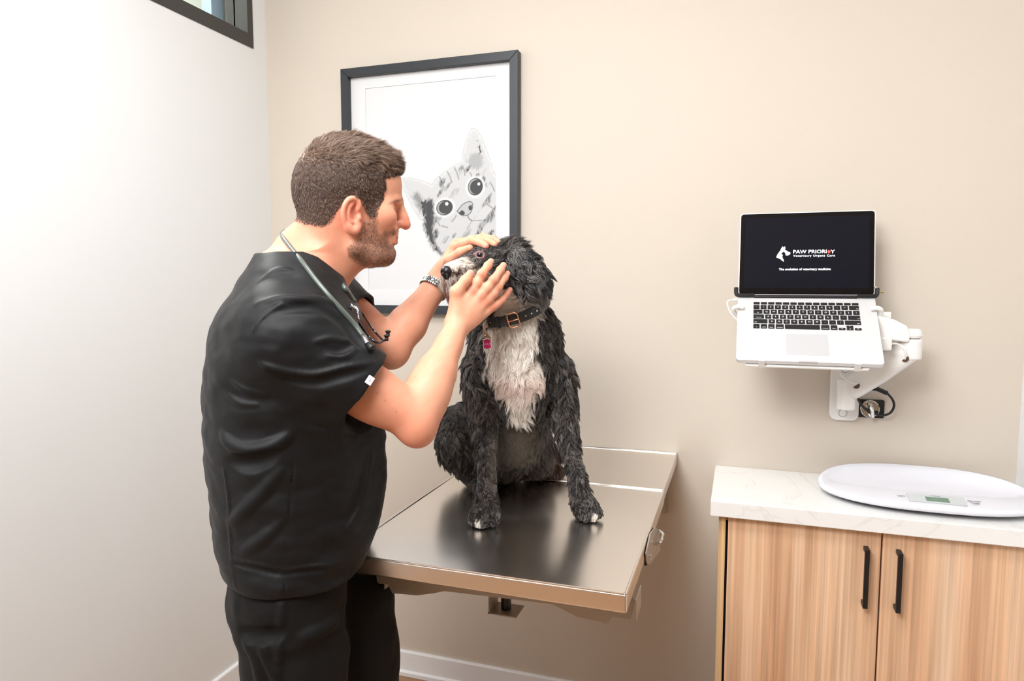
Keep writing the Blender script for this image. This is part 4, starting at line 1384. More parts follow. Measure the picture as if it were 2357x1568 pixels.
# the hem dips a little at the side seam and rises front and back
top.add(TO - 3, TO + 3, lambda p: (p[:, 2] - (hz + .012 * np.clip(((p - TO) @ TS / .17) ** 2, 0, 1.5))), 's', .006)
lo, hi, fn = loft_fn(TO, TS, TL, trows(.010), 2.3)
top.add(lo, hi, lambda p, f_=fn: np.maximum(f_(p), p[:, 2] - (hz + .10)), 's', .006)
top.cap(e1_ - d1_ * .06, e1_ + d1_ * .03, .060, .0735, 's', .004)
top.cap(e2_ - d2_ * .05, e2_ + d2_ * .03, .050, .0610, 's', .004)
NECK = [P(648, 540, 1.43), P(690, 556, 1.43), P(735, 580, 1.43), P(775, 606, 1.43), P(806, 634, 1.44)]
top.chain(NECK, [.050, .062, .066, .058, .034], 's', .008)
top.chain([P(686, 570, 1.37), P(716, 592, 1.355), P(744, 617, 1.36), P(766, 642, 1.39), P(778, 656, 1.43)], [.026, .030, .032, .028, .018], 's', .008)
table_cut(top)
TV, TF = top.mesh(.0028)
M_scrub = mat('black_scrub_fabric', (12, 12, 14), .55, spec=.26, sheen=.03, bump=(900, .12, .0006))
scrub = mesh_obj('scrub_top', TV, TF, M_scrub, man, True)
M_lab = mat('white_tag', (224, 214, 224), .6)
q = top.hit([(851, 876)], .8, 1.8)[0]; nr = top.normal(q)[0]; ud = unit(d1_ - nr * (d1_ @ nr)); vd = np.cross(nr, ud)
bm = BM(); add_box(bm, q + nr * .0008, (.0062, .0082, .0008), (ud, vd, nr), .0006, 1); st_ = obj('sleeve_tag', bm, M_lab, scrub)
text('embroidery', '+', .012, mat('mauve_thread', (170, 150, 178), .7), st_, q + nr * .0017, ud, -vd, .0001)

# ---------------------------------------------------------------- trousers
tr_ = SDF()
lo, hi, fn = loft_fn(TO, TS, TL, [(z_, c_, a_2, b_2) for z_, c_, a_2, b_2 in trows(.009) if z_ < 1.16], 2.3)
tr_.add(lo, hi, fn, 'u', .03)
tr_.ell(P(652, 1375, 1.42), (.104, .125, .07), TA, 'u', .04)
tr_.box(P(604, 1375, 1.40), (.044, .100, .056), TA, .018, 'u', .010)
for i, (hpnt, sd_) in enumerate(LEGS):
    kn = hpnt + np.array([0.02, .01, -.36]); ft = np.array([kn[0] - .02, kn[1], .045])
    ww = (.098, .094, .085) if i == 0 else (.092, .085, .078)
    tr_.chain([hpnt + (0, 0, .02), hpnt + (.005, 0, -.10), kn, ft], [ww[0], ww[0], ww[1], ww[2]], 'u', .03)
tr_.add(TO - 3, TO + 3, lambda p: (vnoise(p * np.array([1, 1, 1.4]), 16, 13) - .5) * .007 + (vnoise(p, 44, 16) - .5) * .002, 'd', .001)
tb2 = SDF(); tb2.pr = list(tr_.pr)
for pts, r, h, vl in (([(648, 1395), (643, 1470), (638, 1568)], .004, .003, False), ([(600, 1460), (612, 1510), (634, 1560)], .008, .004, False), ([(566, 1470), (590, 1520), (600, 1568)], .01, .004, False), ([(700, 1470), (740, 1450), (770, 1430)], .012, .004, False), ([(560, 1455), (600, 1462), (640, 1458)], .012, .006, True)):
    q = tb2.hit(pts, .8, 1.9); nr = tb2.normal(q)
    tr_.chain(list(q + nr * (r - h) if vl else q - nr * (r - h)), r, 's' if vl else 'u', .01, 4)
tr_.plane((0, 0, .035), (0, 0, -1), 's', .004)
table_cut(tr_)
RV, RF = tr_.mesh(.0038)
M_trous = mat('black_trouser_fabric', (13, 12, 12), .7, spec=.2, sheen=.03, bump=(800, .12, .0006))
mesh_obj('trousers', RV, RF, M_trous, man, True)
M_shoe = mat('black_shoe', (24, 24, 26), .5)
for hpnt, sd_ in LEGS:
    kn = hpnt + np.array([0.02, .01, -.36]); ft = np.array([kn[0] - .02, kn[1], .09])
    sh_ = SDF(); sh_.cap(ft - TS * .02 - UP * .045, ft + TS * .15 - UP * .055, .048, .042); sh_.cap(ft + UP * 0, ft - UP * .04, .045, .05, 'u', .04)
    sh_.plane((0, 0, 0.001), (0, 0, -1))
    v_, f_ = sh_.mesh(.006); mesh_obj('shoe', v_, f_, M_shoe, man, True)

# ---------------------------------------------------------------- hair of the head
r_ = np.random.default_rng(11)
sel = scalp(BV) > .15
fm = sel[BF_].all(1)
hr, hnm = sample_mesh(BV, BF_[fm], 2.4e6, r_)
w_ = scalp(hr); keep = r_.random(len(hr)) < np.clip(w_ * 1.1 - .05, 0, 1) ** 1.3; hr, hnm, w_ = hr[keep], hnm[keep], w_[keep]
s_, t_, l_ = scalp_t(hr)
topw = np.clip((392 + (s_ - 800) * .10 - t_) / 45, 0, 1); topw = topw * topw * (3 - 2 * topw)
front = np.clip((s_ - 780) / 110, 0, 1)
edge_f = np.clip(w_ * 1.1, .28, 1)
L = edge_f * (.003 + .0055 * np.clip((500 - t_) / 80, 0, 1)) * (1 - topw) + (.019 + .013 * front) * topw
dirs = (HS * .5 - CU * .9)[None] * (1 - topw)[:, None] + (HS * (1.0) + CU * .25)[None] * topw[:, None]
fr = np.clip((s_ - 870) / 30, 0, 1) * topw
dirs = dirs + (CU * .9 + HS * .1)[None] * fr[:, None] * .6
wob = np.stack([blur_noise(hr, 130, 31), blur_noise(hr, 130, 32), blur_noise(hr, 130, 33)], 1); dirs = dirs + wob * (.55 + .5 * topw)[:, None]
dirs = dirs - hnm * (dirs * hnm).sum(1)[:, None] * .75
dirs /= np.linalg.norm(dirs, axis=1)[:, None]
hst = grow(hr, dirs, hnm, L * r_.uniform(.75, 1.2, len(L)), 5, r_, .03, .62, .06, .8, .10, .75, .24)
tone = r_.random(len(hr)); grey = np.clip(topw * .8 + .15, 0, 1)
hc0, hc1, hc2 = linc((66, 47, 38)), linc((124, 94, 74)), linc((176, 152, 134))
cl = hc0 + (hc1 - hc0) * np.clip(tone * 1.3 * (0.35 + .65 * topw), 0, 1)[:, None]
cl = np.where((r_.random(len(hr)) < .035 + .24 * topw)[:, None], hc2, cl)
M_hair = mat('brown_grey_hair', rough=.42, spec=.5, attr='col')
hair_obj('hair', hst, .00021, cl, M_hair, man)
# beard stubble and eyebrow hairs
cc = skin_cols(BV)
isb = BEARD_W > .12
fm = isb[BF_].all(1)
br, bn = sample_mesh(BV, BF_[fm], 7e5, r_)
skin_cols(br); kp = r_.random(len(br)) < BEARD_W + .08; br, bn = br[kp], bn[kp]
bs, bt, bl = scalp_t(br)
bd_ = np.repeat((HS * .35 - CU * .9)[None], len(br), 0); bd_ -= bn * (bd_ * bn).sum(1)[:, None] * .7
bst = grow(br, bd_, bn, r_.uniform(.002, .0045, len(br)), 3, r_, .2, .2, .05, .5, .1, .9, .3)
bc = np.where((r_.random(len(br)) < .2)[:, None], linc((176, 146, 122)), linc((98, 70, 54)))
hair_obj('beard', bst, .00013, bc, M_hair, man)

# ================================================================== stethoscope round the neck
M_tube = mat('grey_green_tubing', (84, 92, 86), .25, spec=.6)
M_smoke = mat('smoky_metal_tube', (92, 92, 100), .2, metal=.9)
both = SDF(); both.pr = [q for q in body.pr[:]]
shirt_and_body = lambda pts, off: None
def on_cloth(pix, off):
    a = top.hit(pix, .8, 1.9); b = body.hit(pix, .8, 1.9); o = []
    for u_, v_ in zip(a, b):
        da, db = (u_ - CAM) @ CF, (v_ - CAM) @ CF
        w2 = u_ if da < db else v_
        o.append(w2 - unit(w2 - CAM) * off)
    return o


near_pts = on_cloth([(836, 775), (815, 746), (785, 712), (755, 678), (725, 642), (698, 606), (675, 577), (660, 558)], .0035)
ND = lambda px, py, D: P(px, py, D)
backp = [P(651, 546, 1.385), P(650, 537, 1.42), P(660, 533, 1.47), P(690, 545, 1.515)]
fcl = on_cloth([(790, 658)], -.003) + on_cloth([(803, 676)], .0015) + on_cloth([(816, 694)], .004)
farp = [P(735, 590, 1.535), P(768, 630, 1.515)] + fcl
ste = thing('stethoscope', 'grey green stethoscope hanging round the neck of the person in scrubs', 'stethoscope', tuple(near_pts[4]))
bm = BM(); add_tube(bm, near_pts + backp + farp, .0047, 14, 6); obj('tubing', bm, M_tube, ste, True)
bm = BM(); c0, c1 = near_pts[0], on_cloth([(846, 792)], .004)[0]
add_cyl(bm, c0, c1, .0050, bevel=.0008); obj('metal_stem', bm, mat('stem_steel', (190, 190, 196), .2, metal=1), ste, True)
bm = BM(); add_cyl(bm, c1 + (c1 - c0) * .05, c1 + unit(c1 - c0) * .014 + CR * .004, .0055, .008, bevel=.001); obj('chest_piece', bm, M_black, ste, True)
bm = BM(); add_tube(bm, [fcl[2], on_cloth([(834, 722)], .006)[0], P(858, 757, 1.40), P(876, 778, 1.40), P(885, 784, 1.40), P(890, 779, 1.40)], .0021, 10, 8)
obj('ear_tube', bm, M_smoke, ste, True)
bm = BM(); add_tube(bm, on_cloth([(806, 706), (826, 740), (846, 770)], .006) + [P(859, 784, 1.365), P(873, 789, 1.37), P(884, 784, 1.38)], .0022, 10, 8)
obj('ear_tube', bm, M_smoke, ste, True)
for (a, b, c_) in ((893, 767, 1.40), (890, 777, 1.38)):
    bm = BM(); v_ = P(a, b, c_)
    add_tube(bm, [v_ - CU * .007, v_ - CU * .004, v_, v_ + CU * .0035, v_ + CU * .006], [.0035, .004, .0036, .0062, .003], 14, 4)
    obj('ear_tip', bm, M_black, ste, True)

# embroidered name on the far chest
qn = P(822, 712, 1.485); un = unit(P(832, 728, 1.475) - P(818, 704, 1.487)); 
M_thread = mat('white_thread', (232, 228, 232), .7)
for i, s in enumerate(('m AU', 'Prior')):
    qq = top.hit([(816 + i * 7, 708 + i * 13)], 1.1, 1.9)[0]; nr = top.normal(qq)[0]
    dv = CR * .92 + CU * .40; ux = unit(dv - nr * (dv @ nr)); vy = np.cross(nr, ux)
    text('embroidery', s, .0125, M_thread, scrub, qq + nr * .0008, ux, vy, .0004, 'CENTER', 1, .0003)

# ================================================================== wristwatch on the far arm
wt = thing('wristwatch', 'silver link wristwatch on the wrist behind the dog\'s muzzle', 'watch', tuple(WRF))
wc = WRF - ff * .016; wa = unit(np.cross(ff, UP)); wb = np.cross(wa, ff)
WT = np.linspace(0, 2 * PI, 41)[:-1]; WRAD = []
for t in WT:
    d_ = wa * math.cos(t) + wb * math.sin(t); rr_ = np.arange(.015, .06, .0005); best_r = 0
    for o_ in (-.008, 0, .008):
        pts = wc + ff * o_ + d_ * rr_[:, None]; v_ = body.eval(pts, body.near(pts.min(0), pts.max(0), .02)); best_r = max(best_r, rr_[int(np.argmax(v_ > 0))])
    WRAD.append(best_r)
WRAD = np.array(WRAD); WRAD = np.minimum(WRAD, np.median(WRAD) * 1.15); WRAD = np.maximum(WRAD, (np.roll(WRAD, 1) + np.roll(WRAD, -1)) / 2) + .0012
M_link = mat('watch_steel', (196, 196, 190), .25, metal=1.0); M_linkd = mat('watch_gap', (40, 40, 42), .4)
bm = BM()
ring = []
for k in range(40):
    t = 2 * PI * k / 40; n_ = wa * math.cos(t) + wb * math.sin(t); tg = -wa * math.sin(t) + wb * math.cos(t)
    for j, w2 in ((-1, .0050), (0, .0040), (1, .0050)):
        if j == 0 and k % 2: continue
        add_box(bm, wc + n_ * (WRAD[k] + .0012) + ff * j * .0062, (.0019 if j else .0030, w2 * .55, .0011), (tg, ff, n_), .0005, 1)
bmd = BM()
for k in range(40):
    t = 2 * PI * k / 40; n_ = wa * math.cos(t) + wb * math.sin(t); tg = -wa * math.sin(t) + wb * math.cos(t)
    add_box(bmd, wc + n_ * WRAD[k], (.0028, .0085, .0010), (tg, ff, n_))
bd = obj('bracelet', bmd, M_linkd, wt); obj('links', bm, M_link, bd)
bm = BM(); n_ = unit(np.cross(ff, CR) ); n_ = n_ if n_ @ CF > 0 else -n_
add_cyl(bm, wc + n_ * (WRAD.max() - .001), wc + n_ * (WRAD.max() + .008), .018, bevel=.0015); obj('watch_case', bm, M_link, wt)
# ================================================================== the dog
def Pt(px, D, h=0.0):             # point in image column px, D deep, h above the table top
    p = P(px, 784, D); return p + CU * ((TZ + h - p[2]) / CU[2])


dog = SDF()
DA = np.array([CR, FH, UP])
# body
dog.ell(P(1192, 845, 1.71), (.090, .112, .148), DA, 'u', .03)
dog.ell(P(1192, 762, 1.70), (.088, .085, .080), DA, 'u', .05)
dog.cap(P(1188, 760, 1.69), P(1172, 672, 1.63), .070, .058, 'u', .05)
dog.ell(P(1186, 958, 1.82), (.082, .115, .130), DA, 'u', .05)
dog.ell(P(1150, 1005, 1.93), (.118, .140, .120), DA, 'u', .05)
dog.cap(P(1190, 860, 1.82), P(1150, 1000, 1.95), .09, .11, 'u', .06)
dog.ell(P(1050, 1000, 1.88), (.046, .105, .080), DA, 'u', .03)
dog.cap(P(1036, 1025, 1.80), P(1078, 1085, 1.86), .036, .030, 'u', .02)
dog.chain([Pt(1098, 1.93, .036), Pt(1108, 1.83, .026), Pt(1112, 1.77, .022)], [.034, .026, .023], 'u', .03)
dog.ell(P(1238, 1048, 1.93), (.046, .095, .058), DA, 'u', .04)
dog.chain([Pt(1246, 1.98, .036), Pt(1266, 1.955, .024), Pt(1284, 1.945, .020)], [.030, .023, .020], 'u', .02)
dog.chain([P(1230, 1060, 2.04), P(1275, 1050, 2.06), P(1295, 1030, 2.05)], [.035, .024, .014], 'u', .02)
# front legs
dog.chain([P(1108, 850, 1.67), P(1112, 925, 1.67), P(1118, 985, 1.665), P(1120, 1060, 1.63), P(1121, 1120, 1.605), Pt(1120, 1.60, .038)], [.044, .036, .025, .0175, .0170, .022], 'u', .016, 3)
dog.ell(P(1132, 925, 1.70), (.028, .04, .034), DA, 'u', .02); dog.ell(P(1250, 915, 1.74), (.030, .04, .036), DA, 'u', .02)
dog.chain([P(1280, 850, 1.71), P(1292, 925, 1.71), P(1303, 985, 1.70), P(1318, 1060, 1.675), P(1330, 1110, 1.655), Pt(1338, 1.645, .034)], [.042, .033, .023, .0165, .0155, .021], 'u', .016, 3)
PAWS = []
for (px, D, w_) in ((1116, 1.592, 1.0), (1348, 1.630, .92)):
    c = Pt(px, D, .024); dog.ell(c, (.034 * w_, .036, .022), DA, 'u', .02)
    fd = unit(-FH + CR * (-.12 if px < 1200 else .25))
    sd_ = np.cross(fd, UP)
    for k, (o, f_) in enumerate(((-.025, .020), (-.0085, .032), (.0085, .033), (.025, .022))):
        a = c + sd_ * o * w_ * .8 + fd * .006 + UP * .002; b = c + sd_ * o * w_ + fd * f_ - UP * .010
        dog.cap(a, b, .0125, .0108, 'u', .006); PAWS.append((b, fd))
# shaggy shoulder points
dog.ell(P(1264, 800, 1.72), (.026, .04, .06), DA, 'u', .03)
dog.ell(P(1108, 800, 1.70), (.028, .04, .06), DA, 'u', .03)
# head: muzzle points left and a little towards us
DF = unit(-CR * .93 - FH * .32 - UP * .10); DL = unit(np.cross(UP, DF)); DU = np.cross(DF, DL)     # forward, dog's left... , up
HD = np.array([DF, DL, DU])
HC = P(1155, 622, 1.615)
dog.ell(HC, (.070, .058, .060), HD, 'u', .03)
dog.ell(P(1178, 650, 1.62), (.06, .056, .06), HD, 'u', .04)
dog.ell(P(1118, 600, 1.585), (.042, .044, .036), HD, 'u', .03)
dog.ell(P(1125, 640, 1.575), (.050, .045, .042), HD, 'u', .03)
MZ0, MZ1 = P(1092, 617, 1.560), P(1042, 628, 1.525)
dog.cap(MZ0, MZ1, .032, .0250, 'u', .03)
dog.cap(P(1095, 655, 1.565), P(1044, 650, 1.528), .026, .0195, 'u', .02)
dog.cap(P(1110, 588, 1.565), P(1098, 590, 1.570), .012, .010, 'u', .02)
EYE_ = P(1105, 587, 1.5355)
dog.ell(EYE_ - CF * .002, (.0095,) * 3, None, 's', .004)
# ear root
dog.ell(P(1188, 595, 1.585), (.022, .02, .03), HD, 'u', .02)
dog.add(np.array([-9, -9, TZ - .2]), np.array([9, 9, TZ + .002]), lambda p: p[:, 2] - (TZ + .0015), 's', .002)
DV, DFc = dog.mesh(.0033)
# near ear: its own hanging flap; far ear: short tuft
def ear_mesh(pts, rs, fl, nm):
    e = SDF(); ps = catmull(pts, 5); rr = [float(x[0]) for x in catmull([np.array([v, 0., 0.]) for v in rs], 5)]
    for p_, r in zip(ps, rr): e.ell(p_, (r, fl, r), np.array([CR, FH, CU]), 'u', .008)
    return e.mesh(.0034), e


(EV, EF), ear_sdf = ear_mesh([P(1184, 592, 1.578), P(1198, 608, 1.556), P(1216, 630, 1.545), P(1230, 650, 1.545)], [.022, .028, .034, .030], .014, 'ear')
(GV, GF), ear2 = ear_mesh([P(1176, 572, 1.665), P(1192, 585, 1.69), P(1200, 620, 1.70)], [.022, .026, .026], .014, 'ear')

# ---- coat pattern on the dog's own frontal plane (metres across, height)
_o = P(1190, 850, 1.62)


def cpat(p): q = p - _o; return q @ CR, q @ UP


def px_to_pat(px, py): q = P(px, py, 1.60) - _o; return float(q @ CR), float(q @ UP)


WHITE = [px_to_pat(*v) for v in [(1130, 668), (1126, 700), (1140, 716), (1130, 742), (1118, 770), (1122, 800), (1128, 830), (1112, 860), (1140, 872), (1160, 905), (1172, 940), (1180, 975), (1196, 992), (1212, 992), (1222, 965), (1222, 930), (1236, 900), (1252, 872), (1244, 845), (1236, 820), (1230, 790), (1236, 760), (1240, 735), (1246, 712), (1236, 690), (1200, 660)]]


def coat(p, r=None):
    """pigment (N,3) and zone weights of the coat"""
    x, y = cpat(p)
    ns = vnoise(p, 45, 2) - .5
    sd = poly_sd(x, y, WHITE) + ns * .016
    frontal = ((p - P(1190, 850, 1.72)) @ FH < .02)
    wch = np.clip(.5 - sd / .008, 0, 1) * frontal
    black = linc((26, 25, 27)); brown = linc((62, 48, 38)); white = linc((250, 242, 233)); pinkw = linc((240, 208, 194)); grey = linc((150, 136, 120))
    n2 = vnoise(p, 28, 5)[:, None]
    c = black * (1 - n2 * .35) + brown * n2 * .35
    # greying belly and brown-tinged hind quarters
    by = np.clip((P(1190, 975, 1.7)[2] + .02 - p[:, 2]) / .05, 0, 1) * np.clip((p[:, 2] - P(1190, 1090, 1.75)[2]) / .03, 0, 1)
    bx_ = np.clip(1 - np.abs((p - P(1200, 1000, 1.72)) @ CR) / .085, 0, 1) ** .6
    bw = (by * bx_)[:, None] * .65
    c = c * (1 - bw) + grey * bw
    hq = np.clip(((p - P(1240, 1060, 1.9)) @ FH + .10) / .1, 0, 1) * np.clip((P(1190, 1030, 1.9)[2] - p[:, 2]) / .03, 0, 1)
    hq = (hq * .55)[:, None]; c = c * (1 - hq) + linc((104, 66, 44)) * hq
    pk = np.clip(1 - np.abs((p - P(1185, 890, 1.6)) @ UP) / .05, 0, 1)[:, None]
    wcol = white * (1 - pk * .6) + pinkw * pk * .6
    c = c * (1 - wch[:, None]) + wcol * wch[:, None]
    # white throat ring just around the collar
    # muzzle: pale bridge, brown beard
    q = p - MZ0; L_ = np.linalg.norm(MZ1 - MZ0); t = (q @ unit(MZ1 - MZ0)) / L_
    hgt = (q - np.outer(np.clip(t, -1, 2), MZ1 - MZ0)) @ DU
    lm = (np.linalg.norm(p - (MZ0 + MZ1) / 2, axis=1) < .09)
    top_w = np.clip((t - .22 + ns * .5 + np.clip(-hgt / .05, -.2, .3)) / .2, 0, 1) * lm
    pale = linc((226, 214, 202)); beard = linc((132, 86, 64)); dk = linc((96, 70, 56))
    streak = np.clip((vnoise(p * np.array([1, 1, 1]), 170, 8) - .35) * 4, 0, 1)[:, None]
    mcol = np.where((hgt > .012)[:, None], pale, np.where((hgt > -.012)[:, None], pale * .55 * streak + dk * (1 - streak * .55), beard * (.6 + .6 * streak)))
    c = c * (1 - top_w[:, None]) + mcol * top_w[:, None]
    # greying around the eye and pink lid
    e = np.clip(1 - np.linalg.norm(p - EYE_, axis=1) / .018, 0, 1)[:, None] ** .5
    c = np.where(((np.linalg.norm(p - EYE_, axis=1) < .0112) | (np.linalg.norm(p - (EYE_ - CR * .011 + CU * .003), axis=1) < .006))[:, None], linc((158, 116, 122)), c)
    # white toe tips
    for b, fd in PAWS[2:3] + PAWS[5:6]:
        w_ = np.clip((.012 - np.linalg.norm(p - (b + fd * .007), axis=1)) / .006, 0, 1)[:, None]; c = c * (1 - w_) + white * w_
    return c, wch, top_w


cD, wD, mD = coat(DV)
M_dogskin = mat('dog_coat_under', rough=.7, spec=.2, attr='col')
dg = mesh_obj('dog', DV, DFc, M_dogskin, None, True, cD * .8)
tag(dg, 'black and white shaggy dog sitting on the steel examination table', 'dog')
er = mesh_obj('ear', EV, EF, M_dogskin, dg, True, np.repeat(linc((28, 27, 29))[None], len(EV), 0))
er2 = mesh_obj('ear', GV, GF, M_dogskin, dg, True, np.repeat(linc((28, 27, 29))[None], len(GV), 0))

# ---- line of the collar, so the coat can part round it
cc_ = P(1180, 728, 1.655)
p_l, p_m, p_r = P(1116, 752, 1.575), P(1180, 742, 1.555), P(1240, 707, 1.600)
cn = unit(np.cross(p_r - p_m, p_l - p_m)); cn = cn if cn[2] > 0 else -cn
cc_ = cc_ - cn * ((cc_ - p_m) @ cn)
e1 = unit(CR - cn * (CR @ cn)); e2 = np.cross(cn, e1)
ring = []
for t in np.linspace(0, 2 * PI, 73)[:-1]:
    d_ = e1 * math.cos(t) + e2 * math.sin(t)
    rr_ = np.arange(.02, .14, .002); pts = cc_ + d_ * rr_[:, None]
    v_ = dog.eval(pts, dog.near(pts.min(0), pts.max(0), .02)); j = int(np.argmax(v_ > 0)); ring.append(min(rr_[j], .085) + .019)
ring = np.array(ring)
for _ in range(6): ring = (np.roll(ring, 1) + ring * 2 + np.roll(ring, -1)) / 4
CP = [cc_ + (e1 * math.cos(t) + e2 * math.sin(t)) * r for t, r in zip(np.linspace(0, 2 * PI, 73)[:-1], ring)]


def under_collar(pts):
    bad = np.zeros(len(pts), bool)
    for k in range(pts.shape[1]):
        q = pts[:, k] - cc_; ax = q @ cn; u1, u2 = q @ e1, q @ e2; rad = np.hypot(u1, u2)
        R_ = np.interp(np.arctan2(u2, u1) % (2 * PI), np.linspace(0, 2 * PI, 73), np.append(ring, ring[0]))
        bad |= (np.abs(ax) < .0135) & (rad > R_ - .004) & (rad < R_ + .05)
    return bad


# ---- fur
rd = np.random.default_rng(23)
fr, fn_ = sample_mesh(DV, DFc, 3.1e5, rd)
# denser on the head
hm = np.linalg.norm(DV - P(1110, 620, 1.57), axis=1) < .11
hr2, hn2 = sample_mesh(DV, DFc[hm[DFc].all(1)], 3.2e5, rd)
fr = np.concatenate([fr, hr2]); fn_ = np.concatenate([fn_, hn2])
fc, fw, fm = coat(fr)
headw = np.clip((.14 - np.linalg.norm(fr - P(1120, 625, 1.58), axis=1)) / .03, 0, 1)
hgt_t = fr[:, 2] - TZ
keep = (np.linalg.norm(fr - EYE_, axis=1) > .0108) & (hgt_t > .004)
LN = np.full(len(fr), .021)
LN = LN * (1 - fw) + .027 * fw
LN = np.where(headw > 0, LN * (1 - headw) + 0.0135 * headw, LN)
LN = np.where(fm > .3, .011, LN)
bz = (fm > .3) & (((fr - MZ0) @ DU - ((fr - MZ0) @ unit(MZ1 - MZ0)) * 0) < -.010); LN = np.where(bz, .032, LN)
crown = np.clip((.055 - np.linalg.norm(fr - P(1165, 566, 1.61), axis=1)) / .03, 0, 1); LN = LN + crown * .018
LN = np.where(np.linalg.norm(fr - EYE_, axis=1) < .026, .0055, LN)
leg = hgt_t < .16; LN = np.where(leg & (LN > .016) & ((fr - P(1190, 1100, 1.72)) @ FH < 0), .0155, LN); LN = np.where(hgt_t < .05, .006 + hgt_t * .15, LN)
belly = (fr[:, 2] < P(1190, 960, 1.7)[2]) & ((fr - P(1190, 1000, 1.75)) @ FH < 0.0) & (np.abs((fr - P(1195, 1000, 1.75)) @ CR) < .08) & (hgt_t > .06); LN = np.where(belly, .009, LN)
nosed = np.linalg.norm(fr - P(1024, 624, 1.512), axis=1); LN = np.where(nosed < .020, .004, LN)
# growth direction: down and back over the body, backwards over the face, hanging beard
dr = np.repeat((-UP * 1.0)[None], len(fr), 0) + fn_ * .15
dr += (CR * .5)[None] * (np.sin(fr @ np.array([40., 25, 60.])) * .6)[:, None] * (1 - headw)[:, None]
back = np.repeat((-DF * .9 + DU * .1)[None], len(fr), 0)
dr = dr * (1 - headw[:, None]) + back * headw[:, None]
dr = np.where((fm > .3)[:, None], -DF * .35 - UP * .75 + fn_ * .2, dr)
pz = hgt_t < .05; dr = np.where(pz[:, None], -UP * .75 - FH * .5, dr)
dr = np.where((crown > .2)[:, None], UP * .4 - DF * .7 + fn_ * .3, dr)
dr -= fn_ * (dr * fn_).sum(1)[:, None] * .8
dr /= np.maximum(np.linalg.norm(dr, axis=1), 1e-6)[:, None]
fr, fn_, fc, LN, dr, fw, fm, headw = (a[keep] for a in (fr, fn_, fc, LN, dr, fw, fm, headw))
sw = np.stack([blur_noise(fr, 55, 41), blur_noise(fr, 55, 42), blur_noise(fr, 55, 43)], 1); sw -= fn_ * (sw * fn_).sum(1)[:, None]
dr = dr + sw * (.75 * (1 - headw * .6) * (1 - np.clip(fm, 0, 1) * .7))[:, None]; dr /= np.maximum(np.linalg.norm(dr, axis=1), 1e-6)[:, None]
FS = grow(fr, dr, fn_, LN * rd.uniform(.65, 1.35, len(LN)), 7, rd, .020, .86, .12, .8, .12, .55, .22)


def free(S_, pts, stride=1):
    """strands that do not run through the hands, and stay above the table"""
    N, K, _ = pts.shape; ok = np.ones(N, bool)
    for k in range(0, K, stride):
        ok &= pts[:, k, 2] > TZ + .0008
        near_ = np.linalg.norm(pts[:, k] - P(1095, 630, 1.53), axis=1) < .16
        ii = np.where(near_)[0]
        if len(ii): ok[ii[S_.eval(pts[ii, k]) < .0004]] = False
    return ok


# strands that would dip into the steel are shortened instead of lost
for k in range(1, FS.shape[1]): FS[:, k, 2] = np.maximum(FS[:, k, 2], TZ + .0012 + .0004 * k)
# hair in front of the fingers is pressed flat underneath them
okf = free(hand, FS)


def hides(S_, pts):
    """strand tips lying between the lens and a finger (the hand parts the coat)"""
    tip = pts[:, -1]; nr_ = np.linalg.norm(tip - P(1095, 630, 1.53), axis=1) < .16
    bad = np.zeros(len(pts), bool); ii = np.where(nr_)[0]
    for k in (2, 4, 6):
        for st_ in (.005,):
            p_ = pts[ii, min(k, pts.shape[1] - 1)]; bad[ii] |= S_.eval(p_ + unit(P(1100, 640, 1.5) - CAM) * st_) < 0
    return bad


okf &= ~hides(hand, FS)
okf &= ~under_collar(FS)
g = rd.random(len(fr))
dark = fc.mean(1) < .08
fcol = fc * (.75 + .5 * rd.random(len(fr)))[:, None]
clump_b = rd.random(int(LAST_CLUMP.max()) + 1)[LAST_CLUMP]
fcol = fcol * (.6 + .9 * clump_b ** 2)[:, None] ** dark[:, None]
fcol = np.where((dark & (g < .08 + .5 * clump_b ** 2))[:, None], linc((124, 117, 112)), fcol)  # grey strands paint flash highlights into the black coat, mostly by clump
fcol = np.where((dark & (g > .93))[:, None], linc((84, 64, 50)), fcol)
M_fur = mat('dog_hair', rough=.32, spec=.55, attr='col')
hair_obj('fur', FS[okf], .00029, fcol[okf], M_fur, dg)


def ear_fur(V, F, sdf, parent, n, ln, dvec, seedr):
    p, nn = sample_mesh(V, F, n, seedr)
    d_ = np.repeat(unit(dvec)[None], len(p), 0) + nn * .25
    d_ -= nn * (d_ * nn).sum(1)[:, None] * .7; d_ /= np.linalg.norm(d_, axis=1)[:, None]
    L_ = ln * seedr.uniform(.6, 1.2, len(p))
    sw_ = np.stack([blur_noise(p, 60, 61), blur_noise(p, 60, 62), blur_noise(p, 60, 63)], 1); d_ = d_ + sw_ * .28; d_ /= np.linalg.norm(d_, axis=1)[:, None]
    S_ = grow(p, d_, nn, L_, 10, seedr, .010, .88, .13, 1.15, .45, .6, .22)
    ok = free(hand, S_) & ~hides(hand, S_)
    c = np.repeat(linc((30, 29, 31))[None], len(p), 0) * (.7 + .6 * seedr.random(len(p)))[:, None]
    cb_ = seedr.random(int(LAST_CLUMP.max()) + 1)[LAST_CLUMP]
    c = np.where((seedr.random(len(p)) < .12 + .6 * cb_ ** 2)[:, None], linc((120, 114, 110)), c)  # sheen on the black ear, put into the colour as grey strands
    hair_obj('ear_fur', S_[ok], .00036, c[ok], M_fur, parent)


ear_fur(EV, EF, ear_sdf, er, 3.6e5, .036, -UP * .85 + CR * .30, rd)
ear_fur(GV, GF, ear2, er2, 2.0e5, .030, -UP * .4 + CR * .5, rd)

